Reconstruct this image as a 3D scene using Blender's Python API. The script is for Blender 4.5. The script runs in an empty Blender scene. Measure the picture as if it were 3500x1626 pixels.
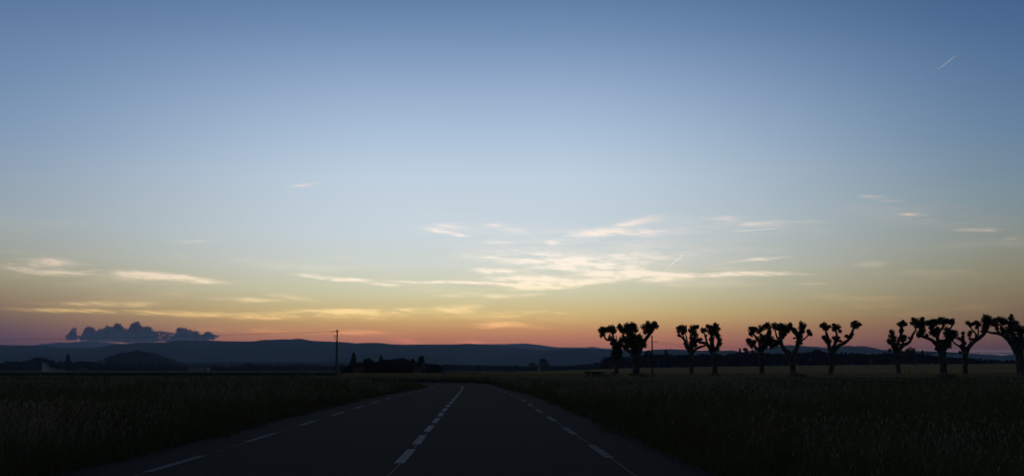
import bpy, math, random
import numpy as np
from mathutils import Vector
random.seed(7); RNG = np.random.default_rng(7)
C = bpy.context.scene.collection
R = math.radians
# ------------------------------------------------------------------ camera
F = 4275.0; CX, CY = 1750.0, 813.0; YH = 1265.0; CAMH = 1.252
PITCH = math.atan((YH - CY) / F)
cam = bpy.data.cameras.new('camera'); cam_o = bpy.data.objects.new('camera', cam); C.objects.link(cam_o)
cam.sensor_width = 36.0; cam.lens = F * 36.0 / 3500.0
cam.clip_start = 0.1; cam.clip_end = 400000.0
cam_o.location = (0, 0, CAMH); cam_o.rotation_euler = (math.pi / 2 + PITCH, 0, 0)
bpy.context.scene.camera = cam_o
sc = bpy.context.scene
sc.view_settings.view_transform = 'Standard'; sc.view_settings.look = 'None'
sc.view_settings.exposure = 0.0; sc.view_settings.gamma = 1.0
sc.cycles.volume_bounces = 1

def lin(c):
    return tuple(((v / 255.0) / 12.92 if v / 255.0 <= 0.04045 else ((v / 255.0 + 0.055) / 1.055) ** 2.4) for v in c)
def ray(px, py):
    X = (px - CX) / F; Y = (CY - py) / F
    return Vector((X, math.cos(PITCH) - Y * math.sin(PITCH), math.sin(PITCH) + Y * math.cos(PITCH)))
def at(px, py, d):                       # the point d metres ahead seen at that pixel
    v = ray(px, py); return Vector((0, 0, CAMH)) + v * (d / v.y)
def azel(px, py):
    v = ray(px, py); return math.atan2(v.x, v.y), math.atan2(v.z, math.hypot(v.x, v.y))

# ------------------------------------------------------------------ world (dusk sky, sun just set)
w = bpy.data.worlds.new('World'); sc.world = w; w.use_nodes = True
nt = w.node_tree; N = nt.nodes; L = nt.links
for n in list(N): N.remove(n)
def math_n(op, a, b=None, c=None, clamp=False):
    n = N.new('ShaderNodeMath'); n.operation = op; n.use_clamp = clamp
    for i, v in enumerate((a, b, c)):
        if v is None: continue
        if isinstance(v, (int, float)): n.inputs[i].default_value = v
        else: L.new(v, n.inputs[i])
    return n.outputs[0]
def maprange(v, a, b, c, d, smooth=True):
    n = N.new('ShaderNodeMapRange'); n.interpolation_type = 'SMOOTHSTEP' if smooth else 'LINEAR'
    L.new(v, n.inputs[0])
    for i, k in enumerate((a, b, c, d)): n.inputs[i + 1].default_value = k
    return n.outputs[0]
def mixc(f, a, b, mode='MIX'):
    n = N.new('ShaderNodeMix'); n.data_type = 'RGBA'; n.blend_type = mode
    for k, v in ((0, f), (6, a), (7, b)):
        if isinstance(v, (int, float)): n.inputs[k].default_value = v
        elif isinstance(v, tuple): n.inputs[k].default_value = v + (1,)
        else: L.new(v, n.inputs[k])
    return n.outputs[2]
def ramp(v, stops):
    n = N.new('ShaderNodeValToRGB'); L.new(v, n.inputs[0]); r = n.color_ramp
    r.interpolation = 'LINEAR'
    while len(r.elements) < len(stops): r.elements.new(0.5)
    for e, (p, c) in zip(r.elements, sorted(stops)):
        e.position = p
    for e, (p, c) in zip(r.elements, sorted(stops)): e.color = (lin(c) if max(c) > 6 else c) + (1,)
    return n.outputs[0]
tc = N.new('ShaderNodeTexCoord'); sp = N.new('ShaderNodeSeparateXYZ'); L.new(tc.outputs['Generated'], sp.inputs[0])
az = math_n('ARCTAN2', sp.outputs[0], sp.outputs[1])
el = math_n('ARCSINE', sp.outputs[2])
SUN_AZ = azel(1660, 1265)[0]
elt = math_n('MULTIPLY', el, 2 / math.pi, clamp=True)
def P(py, off=0): return max(0.0, azel(CX + off, py)[1] / (math.pi / 2))
HZ_D, HZ_TOP = 5.5e-5, 385.0
def band(rows, upper, S):                # colours as the eye gets them; the sky itself is what the haze takes a share of
    out = []
    for py, c in rows:
        e = max(azel(CX, py)[1], 0.004); T = math.exp(-HZ_D * min((HZ_TOP - 1.25) / math.tan(e), 26000.0)); c = lin(c)
        out.append((P(py), tuple(max(.004, (c[k] - S[k] * (1 - T)) / T) for k in range(3))))
    return out + [(p, lin(c)) for p, c in upper]
CENTRE = band([(1215, (142, 92, 88)), (1170, (164, 107, 90)), (1150, (177, 121, 96)), (1120, (190, 143, 98)), (1080, (202, 174, 118)), (1050, (204, 187, 138)), (1000, (205, 201, 168)),
          (900, (205, 211, 203)), (800, (200, 212, 218)), (600, (190, 207, 222)), (450, (170, 192, 215)), (300, (148, 172, 203)), (130, (117, 145, 182)), (0, (97, 127, 165))],
          [(0.30, (72, 92, 122)), (0.55, (48, 58, 76)), (1.0, (42, 47, 58))], (.03, .06, .10))
LEFT = band([(1215, (52, 52, 70)), (1150, (72, 68, 86)), (1100, (96, 82, 84)), (1050, (126, 104, 88)), (980, (143, 134, 108)), (900, (150, 152, 138)), (800, (148, 160, 162)), (650, (138, 156, 173)),
          (500, (122, 147, 176)), (300, (105, 133, 168)), (0, (82, 110, 150))],
          [(0.30, (58, 74, 102)), (0.55, (44, 53, 68)), (1.0, (42, 47, 58))], (.05, .07, .09))
RIGHT = band([(1215, (70, 54, 58)), (1160, (98, 78, 72)), (1120, (106, 86, 74)), (1050, (121, 105, 82)), (950, (131, 127, 103)), (850, (132, 138, 128)), (700, (120, 140, 150)), (500, (100, 128, 156)),
          (300, (84, 114, 150)), (150, (72, 103, 142)), (0, (62, 92, 132))],
          [(0.30, (48, 62, 90)), (0.55, (42, 50, 64)), (1.0, (42, 47, 58))], (.04, .06, .08))
daz = math_n('SUBTRACT', az, SUN_AZ)
fr = maprange(daz, 0.03, 0.46, 0, 1); fl = maprange(math_n('MULTIPLY', daz, -1.0), 0.05, 0.46, 0, 1)
sky = mixc(fl, ramp(elt, CENTRE), ramp(elt, LEFT)); sky = mixc(fr, sky, ramp(elt, RIGHT))
# cirrus: soft ellipses round directions of the sky, torn by stretched noise
comb = N.new('ShaderNodeCombineXYZ'); L.new(az, comb.inputs[0]); L.new(el, comb.inputs[1])
def noise(vec, scale, sx, sy, detail=4, rough=0.55, off=0.0):
    m = N.new('ShaderNodeMapping'); m.inputs[3].default_value = (sx, sy, 1); m.inputs[1].default_value = (off, off * 0.7, 0)
    L.new(vec, m.inputs[0]); n = N.new('ShaderNodeTexNoise'); n.noise_dimensions = '2D'
    L.new(m.outputs[0], n.inputs['Vector']); n.inputs['Scale'].default_value = scale
    n.inputs['Detail'].default_value = detail; n.inputs['Roughness'].default_value = rough
    return n
wn = noise(comb.outputs[0], 14, 1, 2.6, 3, 0.6, 3.3)
wv = N.new('ShaderNodeVectorMath'); wv.operation = 'MULTIPLY_ADD'; L.new(wn.outputs['Color'], wv.inputs[0])
wv.inputs[1].default_value = (0.022, 0.0060, 0); 
wsub = N.new('ShaderNodeVectorMath'); wsub.operation = 'ADD'; L.new(comb.outputs[0], wsub.inputs[0]); wsub.inputs[1].default_value = (-0.011, -0.0030, 0)
L.new(wsub.outputs[0], wv.inputs[2])
WISPS = [  # px, py (2576 wide picture), half length, half thickness, drop to the right, strength
 (1130,588,70,7,.14,.5),(1120,570,60,9,-.05,.22),(1190,565,90,9,0,.25),(1275,576,50,10,.25,.25),(1255,615,45,5,0,.28),(1390,614,26,9,.1,.3),
 (1540,577,120,12,-.14,.42),(1600,586,150,10,0,.3),(1620,556,60,12,-.2,.2),(1840,556,80,12,.1,.28),(1930,560,60,11,-.1,.3),
 (1340,650,190,15,.03,.38),(1580,648,190,16,-.04,.34),(1440,668,170,18,.06,.5),(1590,686,200,15,.03,.72),(1820,689,210,6,.02,.75),
 (1640,698,70,14,.05,.45),(1260,683,70,7,.03,.55),(1340,708,130,17,.02,.72),(1330,722,60,11,0,.45),(1450,713,130,9,-.08,.5),
 (1130,710,190,4,.02,.62),(1240,742,130,6,-.01,.5),(790,696,70,4,.05,.6),(885,706,110,6,.1,.75),(970,714,60,3,.02,.4),
 (110,661,90,13,.04,.42),(40,671,70,10,0,.36),(150,688,100,7,.02,.42),(440,701,150,9,.09,.62),(370,694,90,12,0,.28),
 (250,765,150,8,0,.36),(620,754,110,6,.02,.3),(730,748,70,7,.12,.28),(240,783,200,6,.01,.5),(520,792,240,8,.03,.34),
 (960,783,230,7,0,.62),(1150,776,80,9,-.08,.4),(780,793,200,12,0,.25),(1290,790,70,7,-.06,.45),(1390,785,60,3,.02,.4),
 (1255,816,90,7,0,.6),(1330,822,60,5,.05,.25),(1362,818,9,7,0,.35),(880,836,120,7,.02,.3),(700,832,200,8,.0,.22),(1180,860,40,6,.1,.35),
 (1020,858,60,6,.15,.25),(2217,499,55,6,.13,.62),(2300,541,50,4,.1,.4),(2460,577,60,6,.03,.34),(2545,596,30,8,-.3,.16),
 (760,467,55,4,-.08,.3),(490,606,70,5,-.05,.26),(1900,655,90,4,-.08,.34),(2190,665,50,9,0,.14),(2040,714,40,3,0,.2),(2050,555,100,5,-.05,.16)]
WISPS += [(1500,665,420,55,.02,.13),(1350,600,330,40,.03,.09),(1700,580,330,34,-.03,.09),(300,700,330,26,.03,.08),(2300,540,260,34,.15,.06),(900,790,420,14,.0,.12),(1250,800,300,22,0,.08)]
tot = None
for (x, y, hl, ht, s, st) in WISPS:
    k = 3500 / 2576.0; a0, e0 = azel(x * k, y * k)
    m = N.new('ShaderNodeMapping'); m.vector_type = 'TEXTURE'
    m.inputs[1].default_value = (a0, e0, 0); m.inputs[2].default_value = (0, 0, math.atan(-s))
    m.inputs[3].default_value = (hl * k / F * 1.3, ht * k / F * 1.5, 1)
    L.new(wv.outputs[0], m.inputs[0])
    ln = N.new('ShaderNodeVectorMath'); ln.operation = 'LENGTH'; L.new(m.outputs[0], ln.inputs[0])
    v = maprange(ln.outputs['Value'], 1.0, 0.0, 0.0, st * 2.0)
    tot = v if tot is None else math_n('ADD', tot, v)
st1 = noise(comb.outputs[0], 22, 1, 7, 5, 0.62, 1.0)
sh = N.new('ShaderNodeMapping'); sh.inputs[2].default_value = (0, 0, .10); L.new(comb.outputs[0], sh.inputs[0])
st2 = noise(sh.outputs[0], 60, 1, 10, 4, 0.7, 5.0)
tex = math_n('MULTIPLY', maprange(st1.outputs[0], 0.30, 0.66, 0.12, 1.25), maprange(st2.outputs[0], 0.30, 0.68, 0.5, 1.2))
# faint streaks over the whole west
gst = maprange(noise(comb.outputs[0], 9, 1, 9, 5, 0.6, 9.0).outputs[0], 0.52, 0.8, 0.0, 0.18)
gm = math_n('MULTIPLY', maprange(el, 0.018, 0.06, 0, 1), maprange(el, 0.17, 0.06, 0, 1))
cov = math_n('ADD', math_n('MULTIPLY', tot, tex), math_n('MULTIPLY', gst, gm), clamp=True)
ccol = ramp(elt, band([(1215, (190, 100, 92)), (1160, (215, 130, 104)), (1125, (236, 168, 112)), (1080, (250, 212, 142)), (1030, (253, 228, 176)), (960, (255, 240, 214)),
                  (880, (255, 243, 228)), (750, (244, 232, 224)), (600, (232, 222, 220)), (300, (190, 192, 205))], [(0.3, (90, 100, 125)), (1.0, (40, 46, 60))], (.02, .04, .07)))
dim = mixc(math_n('MAXIMUM', fl, fr), (1.0, 1.0, 1.0), (0.62, 0.55, 0.50))
sky = mixc(cov, sky, mixc(1.0, ccol, dim, 'MULTIPLY'))
# the east, behind the camera, is already dark
fd = maprange(math_n('ABSOLUTE', daz), 0.55, 2.2, 1.0, 0.27)
cmb = N.new('ShaderNodeCombineXYZ')
for i in range(3): L.new(fd, cmb.inputs[i])
sky = mixc(1.0, sky, cmb.outputs[0], 'MULTIPLY')
below = maprange(el, -0.03, -0.005, 0.02, 1.0)
cm2 = N.new('ShaderNodeCombineXYZ')
for i in range(3): L.new(below, cm2.inputs[i])
sky = mixc(1.0, sky, cm2.outputs[0], 'MULTIPLY')
bg = N.new('ShaderNodeBackground'); L.new(sky, bg.inputs[0]); bg.inputs[1].default_value = 1.0
wo = N.new('ShaderNodeOutputWorld'); L.new(bg.outputs[0], wo.inputs[0])
# sun seven degrees under the horizon: it only reaches what floats high in the air
sl = bpy.data.lights.new('sun', 'SUN'); so = bpy.data.objects.new('sun', sl); C.objects.link(so)
sl.energy = 5.0; sl.angle = R(0.5); sl.color = (1.0, 0.72, 0.48)
sd = Vector((math.sin(SUN_AZ) * math.cos(R(-7)), math.cos(SUN_AZ) * math.cos(R(-7)), math.sin(R(-7))))
so.rotation_euler = sd.to_track_quat('Z', 'Y').to_euler()

# ------------------------------------------------------------------ helpers
def tag(o, label=None, cat=None, group=None, kind=None):
    if label: o['label'] = label
    if cat: o['category'] = cat
    if group: o['group'] = group
    if kind: o['kind'] = kind
    return o
def empty(name, loc, label, cat, group=None):
    o = bpy.data.objects.new(name, None); C.objects.link(o); o.location = loc; o.empty_display_size = 0.5
    return tag(o, label, cat, group)
class MB:
    def __init__(s): s.v = []; s.f = []; s.n = 0
    def add(s, v, f):
        v = np.asarray(v, float).reshape(-1, 3); s.v.append(v)
        s.f += [tuple(int(i) + s.n for i in q) for q in f]; s.n += len(v)
    def box(s, c, h, rot=0.0, taper=1.0):
        P_ = []
        for z in (-1, 1):
            k = taper if z > 0 else 1
            for x, y in ((-1, -1), (1, -1), (1, 1), (-1, 1)):
                a, b = x * h[0] * k, y * h[1] * k
                P_.append((c[0] + a * math.cos(rot) - b * math.sin(rot), c[1] + a * math.sin(rot) + b * math.cos(rot), c[2] + z * h[2]))
        s.add(P_, [(3, 2, 1, 0), (4, 5, 6, 7), (0, 1, 5, 4), (1, 2, 6, 5), (2, 3, 7, 6), (3, 0, 4, 7)])
    def tube(s, pts, rad, n=8, jit=0.0, cap=True):
        pts = [Vector(p) for p in pts]; V = []; Fc = []
        if not hasattr(rad, '__len__'): rad = [rad] * len(pts)
        up = None
        for i, p in enumerate(pts):
            t = (pts[min(i + 1, len(pts) - 1)] - pts[max(i - 1, 0)])
            t = t.normalized() if t.length > 1e-9 else Vector((0, 0, 1))
            if up is None: up = t.orthogonal().normalized()
            a = (up - t * up.dot(t)); a = a.normalized() if a.length > 1e-6 else t.orthogonal().normalized()
            up = a; b = t.cross(a)
            for k in range(n):
                th = 2 * math.pi * k / n; r = rad[i] * (1 + random.uniform(-jit, jit))
                q = p + (a * math.cos(th) + b * math.sin(th)) * r; V.append(q[:])
        for i in range(len(pts) - 1):
            for k in range(n):
                Fc.append((i * n + k, i * n + (k + 1) % n, (i + 1) * n + (k + 1) % n, (i + 1) * n + k))
        if cap:
            Fc.append(tuple(range(n))[::-1]); Fc.append(tuple(range((len(pts) - 1) * n, len(pts) * n)))
        s.add(V, Fc)
    def build(s, name, mat, parent=None, smooth=False):
        me = bpy.data.meshes.new(name); me.from_pydata(np.concatenate(s.v).tolist(), [], s.f); me.update()
        if smooth: me.polygons.foreach_set('use_smooth', [True] * len(me.polygons))
        me.materials.append(mat); o = bpy.data.objects.new(name, me); C.objects.link(o)
        if parent is not None:
            o.parent = parent
        return o
def raw(name, V, Fq, mat, parent=None, smooth=False):            # V (n,3), Fq (m,k) arrays
    V = np.asarray(V, np.float32); Fq = np.asarray(Fq, np.int32); k = Fq.shape[1]
    me = bpy.data.meshes.new(name); me.vertices.add(len(V)); me.vertices.foreach_set('co', V.ravel())
    me.loops.add(Fq.size); me.loops.foreach_set('vertex_index', Fq.ravel())
    me.polygons.add(len(Fq)); me.polygons.foreach_set('loop_start', np.arange(len(Fq), dtype=np.int32) * k)
    if smooth: me.polygons.foreach_set('use_smooth', np.ones(len(Fq), bool))
    me.update(calc_edges=True); me.validate(); me.materials.append(mat)
    o = bpy.data.objects.new(name, me); C.objects.link(o)
    if parent is not None: o.parent = parent
    return o
_perm = RNG.random((256, 256))
def vnoise(x, y):
    x = np.asarray(x, float); y = np.asarray(y, float)
    xi = np.floor(x).astype(int); yi = np.floor(y).astype(int); fx = x - xi; fy = y - yi
    fx = fx * fx * (3 - 2 * fx); fy = fy * fy * (3 - 2 * fy)
    g = lambda a, b: _perm[a % 256, b % 256]
    return (g(xi, yi) * (1 - fx) + g(xi + 1, yi) * fx) * (1 - fy) + (g(xi, yi + 1) * (1 - fx) + g(xi + 1, yi + 1) * fx) * fy
def fbm(x, y, o=4):
    s = 0; a = 0.5
    for i in range(o): s = s + a * vnoise(x * 2 ** i + 17.3 * i, y * 2 ** i + 5.1 * i); a *= 0.5
    return s
def material(name, c1, c2=None, scale=1.0, rough=0.9, spec=0.3, detail=5, stretch=(1, 1, 1), bump=0.0, c3=None, scale2=None, trans=0.0, contrast=(0.35, 0.65)):
    m = bpy.data.materials.new(name); m.use_nodes = True; t = m.node_tree; b = t.nodes['Principled BSDF']
    b.inputs['Roughness'].default_value = rough; b.inputs['Specular IOR Level'].default_value = spec
    g = t.nodes.new('ShaderNodeNewGeometry')
    def nz(sc_, off):
        mp = t.nodes.new('ShaderNodeMapping'); mp.inputs[3].default_value = stretch; mp.inputs[1].default_value = (off, off, off)
        t.links.new(g.outputs['Position'], mp.inputs[0])
        n = t.nodes.new('ShaderNodeTexNoise'); n.inputs['Scale'].default_value = sc_; n.inputs['Detail'].default_value = detail
        n.inputs['Roughness'].default_value = 0.6; t.links.new(mp.outputs[0], n.inputs['Vector']); return n
    n1 = nz(scale, 0)
    r = t.nodes.new('ShaderNodeValToRGB'); t.links.new(n1.outputs[0], r.inputs[0])
    r.color_ramp.elements[0].position = contrast[0]; r.color_ramp.elements[1].position = contrast[1]
    r.color_ramp.elements[0].color = tuple(c1) + (1,); r.color_ramp.elements[1].color = tuple(c2 or c1) + (1,)
    out = r.outputs[0]
    if c3:
        n2 = nz(scale2, 7); mr = t.nodes.new('ShaderNodeMapRange'); t.links.new(n2.outputs[0], mr.inputs[0])
        mr.inputs[1].default_value = 0.45; mr.inputs[2].default_value = 0.65
        mx = t.nodes.new('ShaderNodeMix'); mx.data_type = 'RGBA'; t.links.new(mr.outputs[0], mx.inputs[0]); t.links.new(out, mx.inputs[6])
        mx.inputs[7].default_value = tuple(c3) + (1,); out = mx.outputs[2]
    t.links.new(out, b.inputs['Base Color'])
    if bump:
        bp = t.nodes.new('ShaderNodeBump'); bp.inputs['Strength'].default_value = bump; bp.inputs['Distance'].default_value = 0.02
        t.links.new(n1.outputs[0], bp.inputs['Height']); t.links.new(bp.outputs[0], b.inputs['Normal'])
    if trans:
        tr = t.nodes.new('ShaderNodeBsdfTranslucent'); t.links.new(out, tr.inputs[0]); ms = t.nodes.new('ShaderNodeMixShader')
        ms.inputs[0].default_value = trans; t.links.new(b.outputs[0], ms.inputs[1]); t.links.new(tr.outputs[0], ms.inputs[2])
        t.links.new(ms.outputs[0], t.nodes['Material Output'].inputs[0])
    return m
M = dict(
 ground=material('meadow soil', (.028, .034, .014), (.06, .058, .026), 0.35, 1.0, 0.0, c3=(.022, .034, .012), scale2=0.05),
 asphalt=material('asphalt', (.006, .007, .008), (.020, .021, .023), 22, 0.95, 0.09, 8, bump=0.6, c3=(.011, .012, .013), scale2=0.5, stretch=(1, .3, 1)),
 paint=material('road paint', (.10, .10, .105), (.40, .40, .41), 16, 0.8, 0.2, 10, c3=(.25, .25, .26), scale2=3.0, contrast=(.32, .52)),
 wornpaint=material('worn edge paint', (.05, .05, .052), (.27, .27, .28), 18, 0.85, 0.1, 10, c3=(.15, .15, .155), scale2=2.5, contrast=(.34, .56)),
 thinpaint=material('faded thin paint', (.06, .06, .062), (.15, .15, .15), 6, 0.8, 0.2),
 grass=material('verge grass', (.055, .082, .026), (.20, .185, .075), 0.9, 0.9, 0.05, c3=(.18, .145, .07), scale2=0.13, trans=0.15),
 dry=material('dry grass stalks', (.30, .23, .14), (.52, .43, .29), 1.6, 0.9, 0.1, trans=0.1),
 wheat=material('ripening wheat', (.38, .26, .10), (.52, .37, .15), 0.06, 1.0, 0.0, stretch=(1, .35, 1), c3=(.38, .28, .13), scale2=0.9),
 brown=material('low brown green crop', (.085, .075, .026), (.13, .11, .04), 0.05, 1.0, 0.0, stretch=(.4, 1, 1), c3=(.08, .08, .03), scale2=0.5),
 green=material('dark green crop', (.03, .042, .018), (.05, .06, .025), 0.05, 1.0, 0.0),
 hill=material('wooded hill', (.022, .030, .018), (.042, .050, .028), 0.004, 1.0, 0.0, c3=(.03, .034, .022), scale2=0.0012),
 leaf=material('plane leaves', (.022, .036, .012), (.05, .066, .022), 1.7, 0.8, 0.2, trans=0.2),
 bark=material('plane bark', (.05, .045, .038), (.15, .14, .115), 2.2, 0.9, 0.2, bump=0.4, contrast=(.4, .6)),
 tree=material('dark foliage', (.014, .022, .010), (.036, .046, .020), 0.25, 0.95, 0.05),
 conifer=material('conifer foliage', (.010, .018, .011), (.024, .034, .018), 0.4, 0.95, 0.05),
 wood=material('weathered wood', (.045, .038, .030), (.10, .085, .07), 5, 0.9, 0.2, stretch=(1, 1, .1)),
 concrete=material('pole concrete', (.16, .155, .145), (.26, .25, .235), 3, 0.9, 0.2, bump=0.2),
 metal=material('galvanised steel', (.10, .10, .105), (.17, .17, .175), 4, 0.6, 0.4),
 wire=material('cable', (.02, .02, .02), (.03, .03, .03), 4, 0.7, 0.3),
 glassy=material('insulator glass', (.05, .07, .06), (.06, .08, .07), 4, 0.2, 0.5),
 stone=material('rough stone', (.12, .12, .13), (.24, .245, .26), 3, 0.95, 0.1, bump=0.5),
 wall=material('plaster wall', (.36, .33, .29), (.48, .44, .38), 1.2, 0.95, 0.1),
 rwall=material('reddish plaster', (.16, .07, .055), (.22, .10, .075), 1.2, 0.95, 0.1),
 roof=material('clay roof tiles', (.10, .05, .035), (.18, .09, .06), 2.0, 0.9, 0.1, stretch=(3, 1, 1)),
 groof=material('grey corrugated roof', (.08, .08, .08), (.12, .12, .12), 2.0, 0.8, 0.2, stretch=(3, 1, 1)),
 dark=material('dark glass', (.01, .011, .013), (.015, .016, .018), 1, 0.2, 0.5),
 signw=material('sign sheet', (.16, .17, .22), (.22, .23, .28), 2, 0.6, 0.3),
 white=material('white painted sheet', (.55, .55, .56), (.65, .65, .66), 2, 0.6, 0.3),
 water=material('water drops', (.75, .78, .82), (.85, .87, .9), 1, 0.3, 0.5, trans=0.5),
 cloud=material('evening cloud', (.96, .78, .76), (.98, .84, .82), 0.0004, 1.0, 0.0, trans=0.45),
)

def ice(dens):
    m = bpy.data.materials.new('ice crystals'); m.use_nodes = True; t_ = m.node_tree
    for n in list(t_.nodes): t_.nodes.remove(n)
    pv_ = t_.nodes.new('ShaderNodeVolumePrincipled'); o_ = t_.nodes.new('ShaderNodeOutputMaterial'); t_.links.new(pv_.outputs[0], o_.inputs[1])
    pv_.inputs['Color'].default_value = (1, 1, 1, 1); pv_.inputs['Density'].default_value = dens; pv_.inputs['Anisotropy'].default_value = 0.7
    return m

# ------------------------------------------------------------------ terrain
def sm(a, b, x): t = np.clip((x - a) / (b - a), 0, 1); return t * t * (3 - 2 * t)
HX = [-60000, 0, 1650, 1900, 2150, 2680, 3500, 5200, 60000]; HZ = [0, 0, 0, 0.9, 2.3, 3.9, 5.4, 6.5, 6.5]
# centreline of the road (x, y), bending left into the curve
RC = np.array([(-1.3, -40), (-1.32, -10), (-1.36, 5), (-1.52, 17), (-1.71, 24.6), (-1.87, 30.6), (-2.13, 40), (-2.36, 49), (-2.6, 58), (-2.95, 71), (-3.3, 83),
               (-3.75, 95), (-4.5, 105), (-6.2, 113), (-9.6, 119.5), (-15, 124), (-23, 127.5), (-34, 131), (-50, 136), (-70, 144), (-100, 160), (-140, 190), (-200, 240)], float)
def smooth_curve(Pn, step=0.5):
    out = []
    for i in range(len(Pn) - 1):
        p0, p1, p2, p3 = Pn[max(i - 1, 0)], Pn[i], Pn[i + 1], Pn[min(i + 2, len(Pn) - 1)]
        n = max(2, int(np.linalg.norm(p2 - p1) / step))
        for k in range(n):
            t = k / n
            out.append(0.5 * ((2 * p1) + (-p0 + p2) * t + (2 * p0 - 5 * p1 + 4 * p2 - p3) * t * t + (-p0 + 3 * p1 - 3 * p2 + p3) * t ** 3))
    out.append(Pn[-1]); return np.array(out)
RP = smooth_curve(RC); RT = np.gradient(RP, axis=0); RT /= np.linalg.norm(RT, axis=1)[:, None]
RN = np.stack([RT[:, 1], -RT[:, 0]], 1)                       # to the right of travel
RS = np.concatenate([[0], np.cumsum(np.linalg.norm(np.diff(RP, axis=0), axis=1))])
S0 = RS[np.argmin(np.abs(RP[:, 1] - 17.0) + (RP[:, 0] < -5) * 99)]
SB = RS[np.argmin(np.abs(RP[:, 1] - 88.0) + (RP[:, 0] < -5) * 99)]
def wf(s): return 1 - .30 * sm(SB - 38, SB + 10, s)
def bank(s): return 0.075 * sm(SB, SB + 28, s)
def road_off(x, y):                                            # signed offset from the centreline and arc length
    x = np.atleast_1d(x).astype(float); y = np.atleast_1d(y).astype(float)
    off = np.full(x.shape, 999.0); s = np.zeros(x.shape)
    idx = np.where((np.hypot(x, y) < 330) & (y > -60))[0]; sub = RP[::4]
    for a in range(0, len(idx), 20000):
        ii = idx[a:a + 20000]
        d2 = (x[ii, None] - sub[None, :, 0]) ** 2 + (y[ii, None] - sub[None, :, 1]) ** 2
        j = d2.argmin(1) * 4
        off[ii] = (x[ii] - RP[j, 0]) * RN[j, 0] + (y[ii] - RP[j, 1]) * RN[j, 1]; s[ii] = RS[j]
        far = np.sqrt(d2.min(1)) > 60; off[ii[far]] = 999
    return np.where(np.abs(off) < 900, off / wf(s), off), s
HALF = 3.95
def terrain(x, y, under_road=False):
    x = np.atleast_1d(x).astype(float); y = np.atleast_1d(y).astype(float)
    d = np.maximum(y, 1.0); pxx = CX + F * x / d
    z = np.interp(pxx, HX, HZ) * np.clip((y - 175) / 625, 0, 1) ** 1.15 * (y > 0)
    z += 0.10 * (fbm(x / 17, y / 17, 3) - 0.45) * sm(0, 25, np.hypot(x, y))
    off, s = road_off(x, y)
    o = np.abs(off)
    z = z * sm(HALF + 0.5, HALF + 9, o)
    rb = bank(s) * np.clip(off, 0, HALF + 0.8) * (1 - sm(HALF + 1, HALF + 16, off)) * (off < 100)
    z += rb
    z += np.where(o < HALF + 40, -0.10 * sm(HALF + .6, HALF + 1.8, o) * (1 - sm(HALF + 3, HALF + 6, o)), 0)     # shallow ditch
    if under_road: z = np.where(o < HALF - 0.15, z - 0.05, z)
    return z
def tz(x, y): return float(terrain([x], [y])[0])
ang = np.concatenate([np.arange(-180, -34, 4.0), np.arange(-34, 34.01, 0.22), np.arange(38, 180, 4.0)])
rad = [0.0]; r = 1.0
while r < 37000: rad.append(r); r += max(0.5, r * 0.018) if r < 150 else r * 0.03
rad = np.array(rad); A, Rr = np.meshgrid(np.radians(ang), rad)
Rr = np.minimum(Rr, 25500.0 * (.9 + .1 * Rr / rad[-1]) / np.maximum(np.abs(np.sin(A)), np.abs(np.cos(A))))
X = (np.sin(A) * Rr); Y = (np.cos(A) * Rr); Z = terrain(X.ravel(), Y.ravel(), True)
V = np.stack([X.ravel(), Y.ravel(), Z], 1); na = len(ang); nr = len(rad)
I, J = np.meshgrid(np.arange(nr - 1), np.arange(na), indexing='ij'); J2 = (J + 1) % na
Q = np.stack([I * na + J, (I + 1) * na + J, (I + 1) * na + J2, I * na + J2], -1).reshape(-1, 4)
g = raw('ground', V, Q, M['ground'], smooth=True); tag(g, 'dark rough meadow ground reaching out to the hills', kind='structure')

# road ribbon
offs = np.array([-HALF, -3.4, -2.95, -1.5, 0, 1.5, 2.95, 3.4, HALF]); no = len(offs)
def ribz(i, o): return 0.012 + (-0.008 * abs(o)) * 0 + bank(RS[i]) * max(o, 0)
edge_j = [0.16 * (fbm(RS * .8, RS * 0 + 3, 3) - .45) * 2, 0.16 * (fbm(RS * .8, RS * 0 + 30, 3) - .45) * 2]
V = []
for i in range(len(RP)):
    for k, o in enumerate(offs):
        oo = o + (edge_j[0][i] if k == 0 else edge_j[1][i] if k == no - 1 else 0)
        oo *= float(wf(RS[i]))
        V.append((RP[i, 0] + RN[i, 0] * oo, RP[i, 1] + RN[i, 1] * oo, ribz(i, oo)))
I, J = np.meshgrid(np.arange(len(RP) - 1), np.arange(no - 1), indexing='ij')
Q = np.stack([I * no + J, I * no + J + 1, (I + 1) * no + J + 1, (I + 1) * no + J], -1).reshape(-1, 4)
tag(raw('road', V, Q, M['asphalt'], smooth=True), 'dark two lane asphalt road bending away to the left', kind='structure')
def interp_s(s):
    return np.array([np.interp(s, RS, RP[:, 0]), np.interp(s, RS, RP[:, 1])]), np.array([np.interp(s, RS, RN[:, 0]), np.interp(s, RS, RN[:, 1])])
def strip(mb, s0, s1, o0, w_, z=0.017):
    n = max(2, int((s1 - s0) / 0.75) + 1); V = []
    for i in range(n):
        s = s0 + (s1 - s0) * i / (n - 1); p, nn = interp_s(s)
        for o in (o0 * float(wf(s)) - w_ / 2, o0 * float(wf(s)) + w_ / 2):
            V.append((p[0] + nn[0] * o, p[1] + nn[1] * o, z + float(bank(s)) * max(o, 0)))
    mb.add(V, [(2 * i, 2 * i + 1, 2 * i + 3, 2 * i + 2) for i in range(n - 1)])
mc, ml, mr, mt = MB(), MB(), MB(), MB()
k = -6
while S0 + k * 4.33 < S0 + 125:
    s = S0 + k * 4.33
    if k >= 0: strip(mc, s, s + 3.0, 0.0, 0.14)
    k += 1
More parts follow.
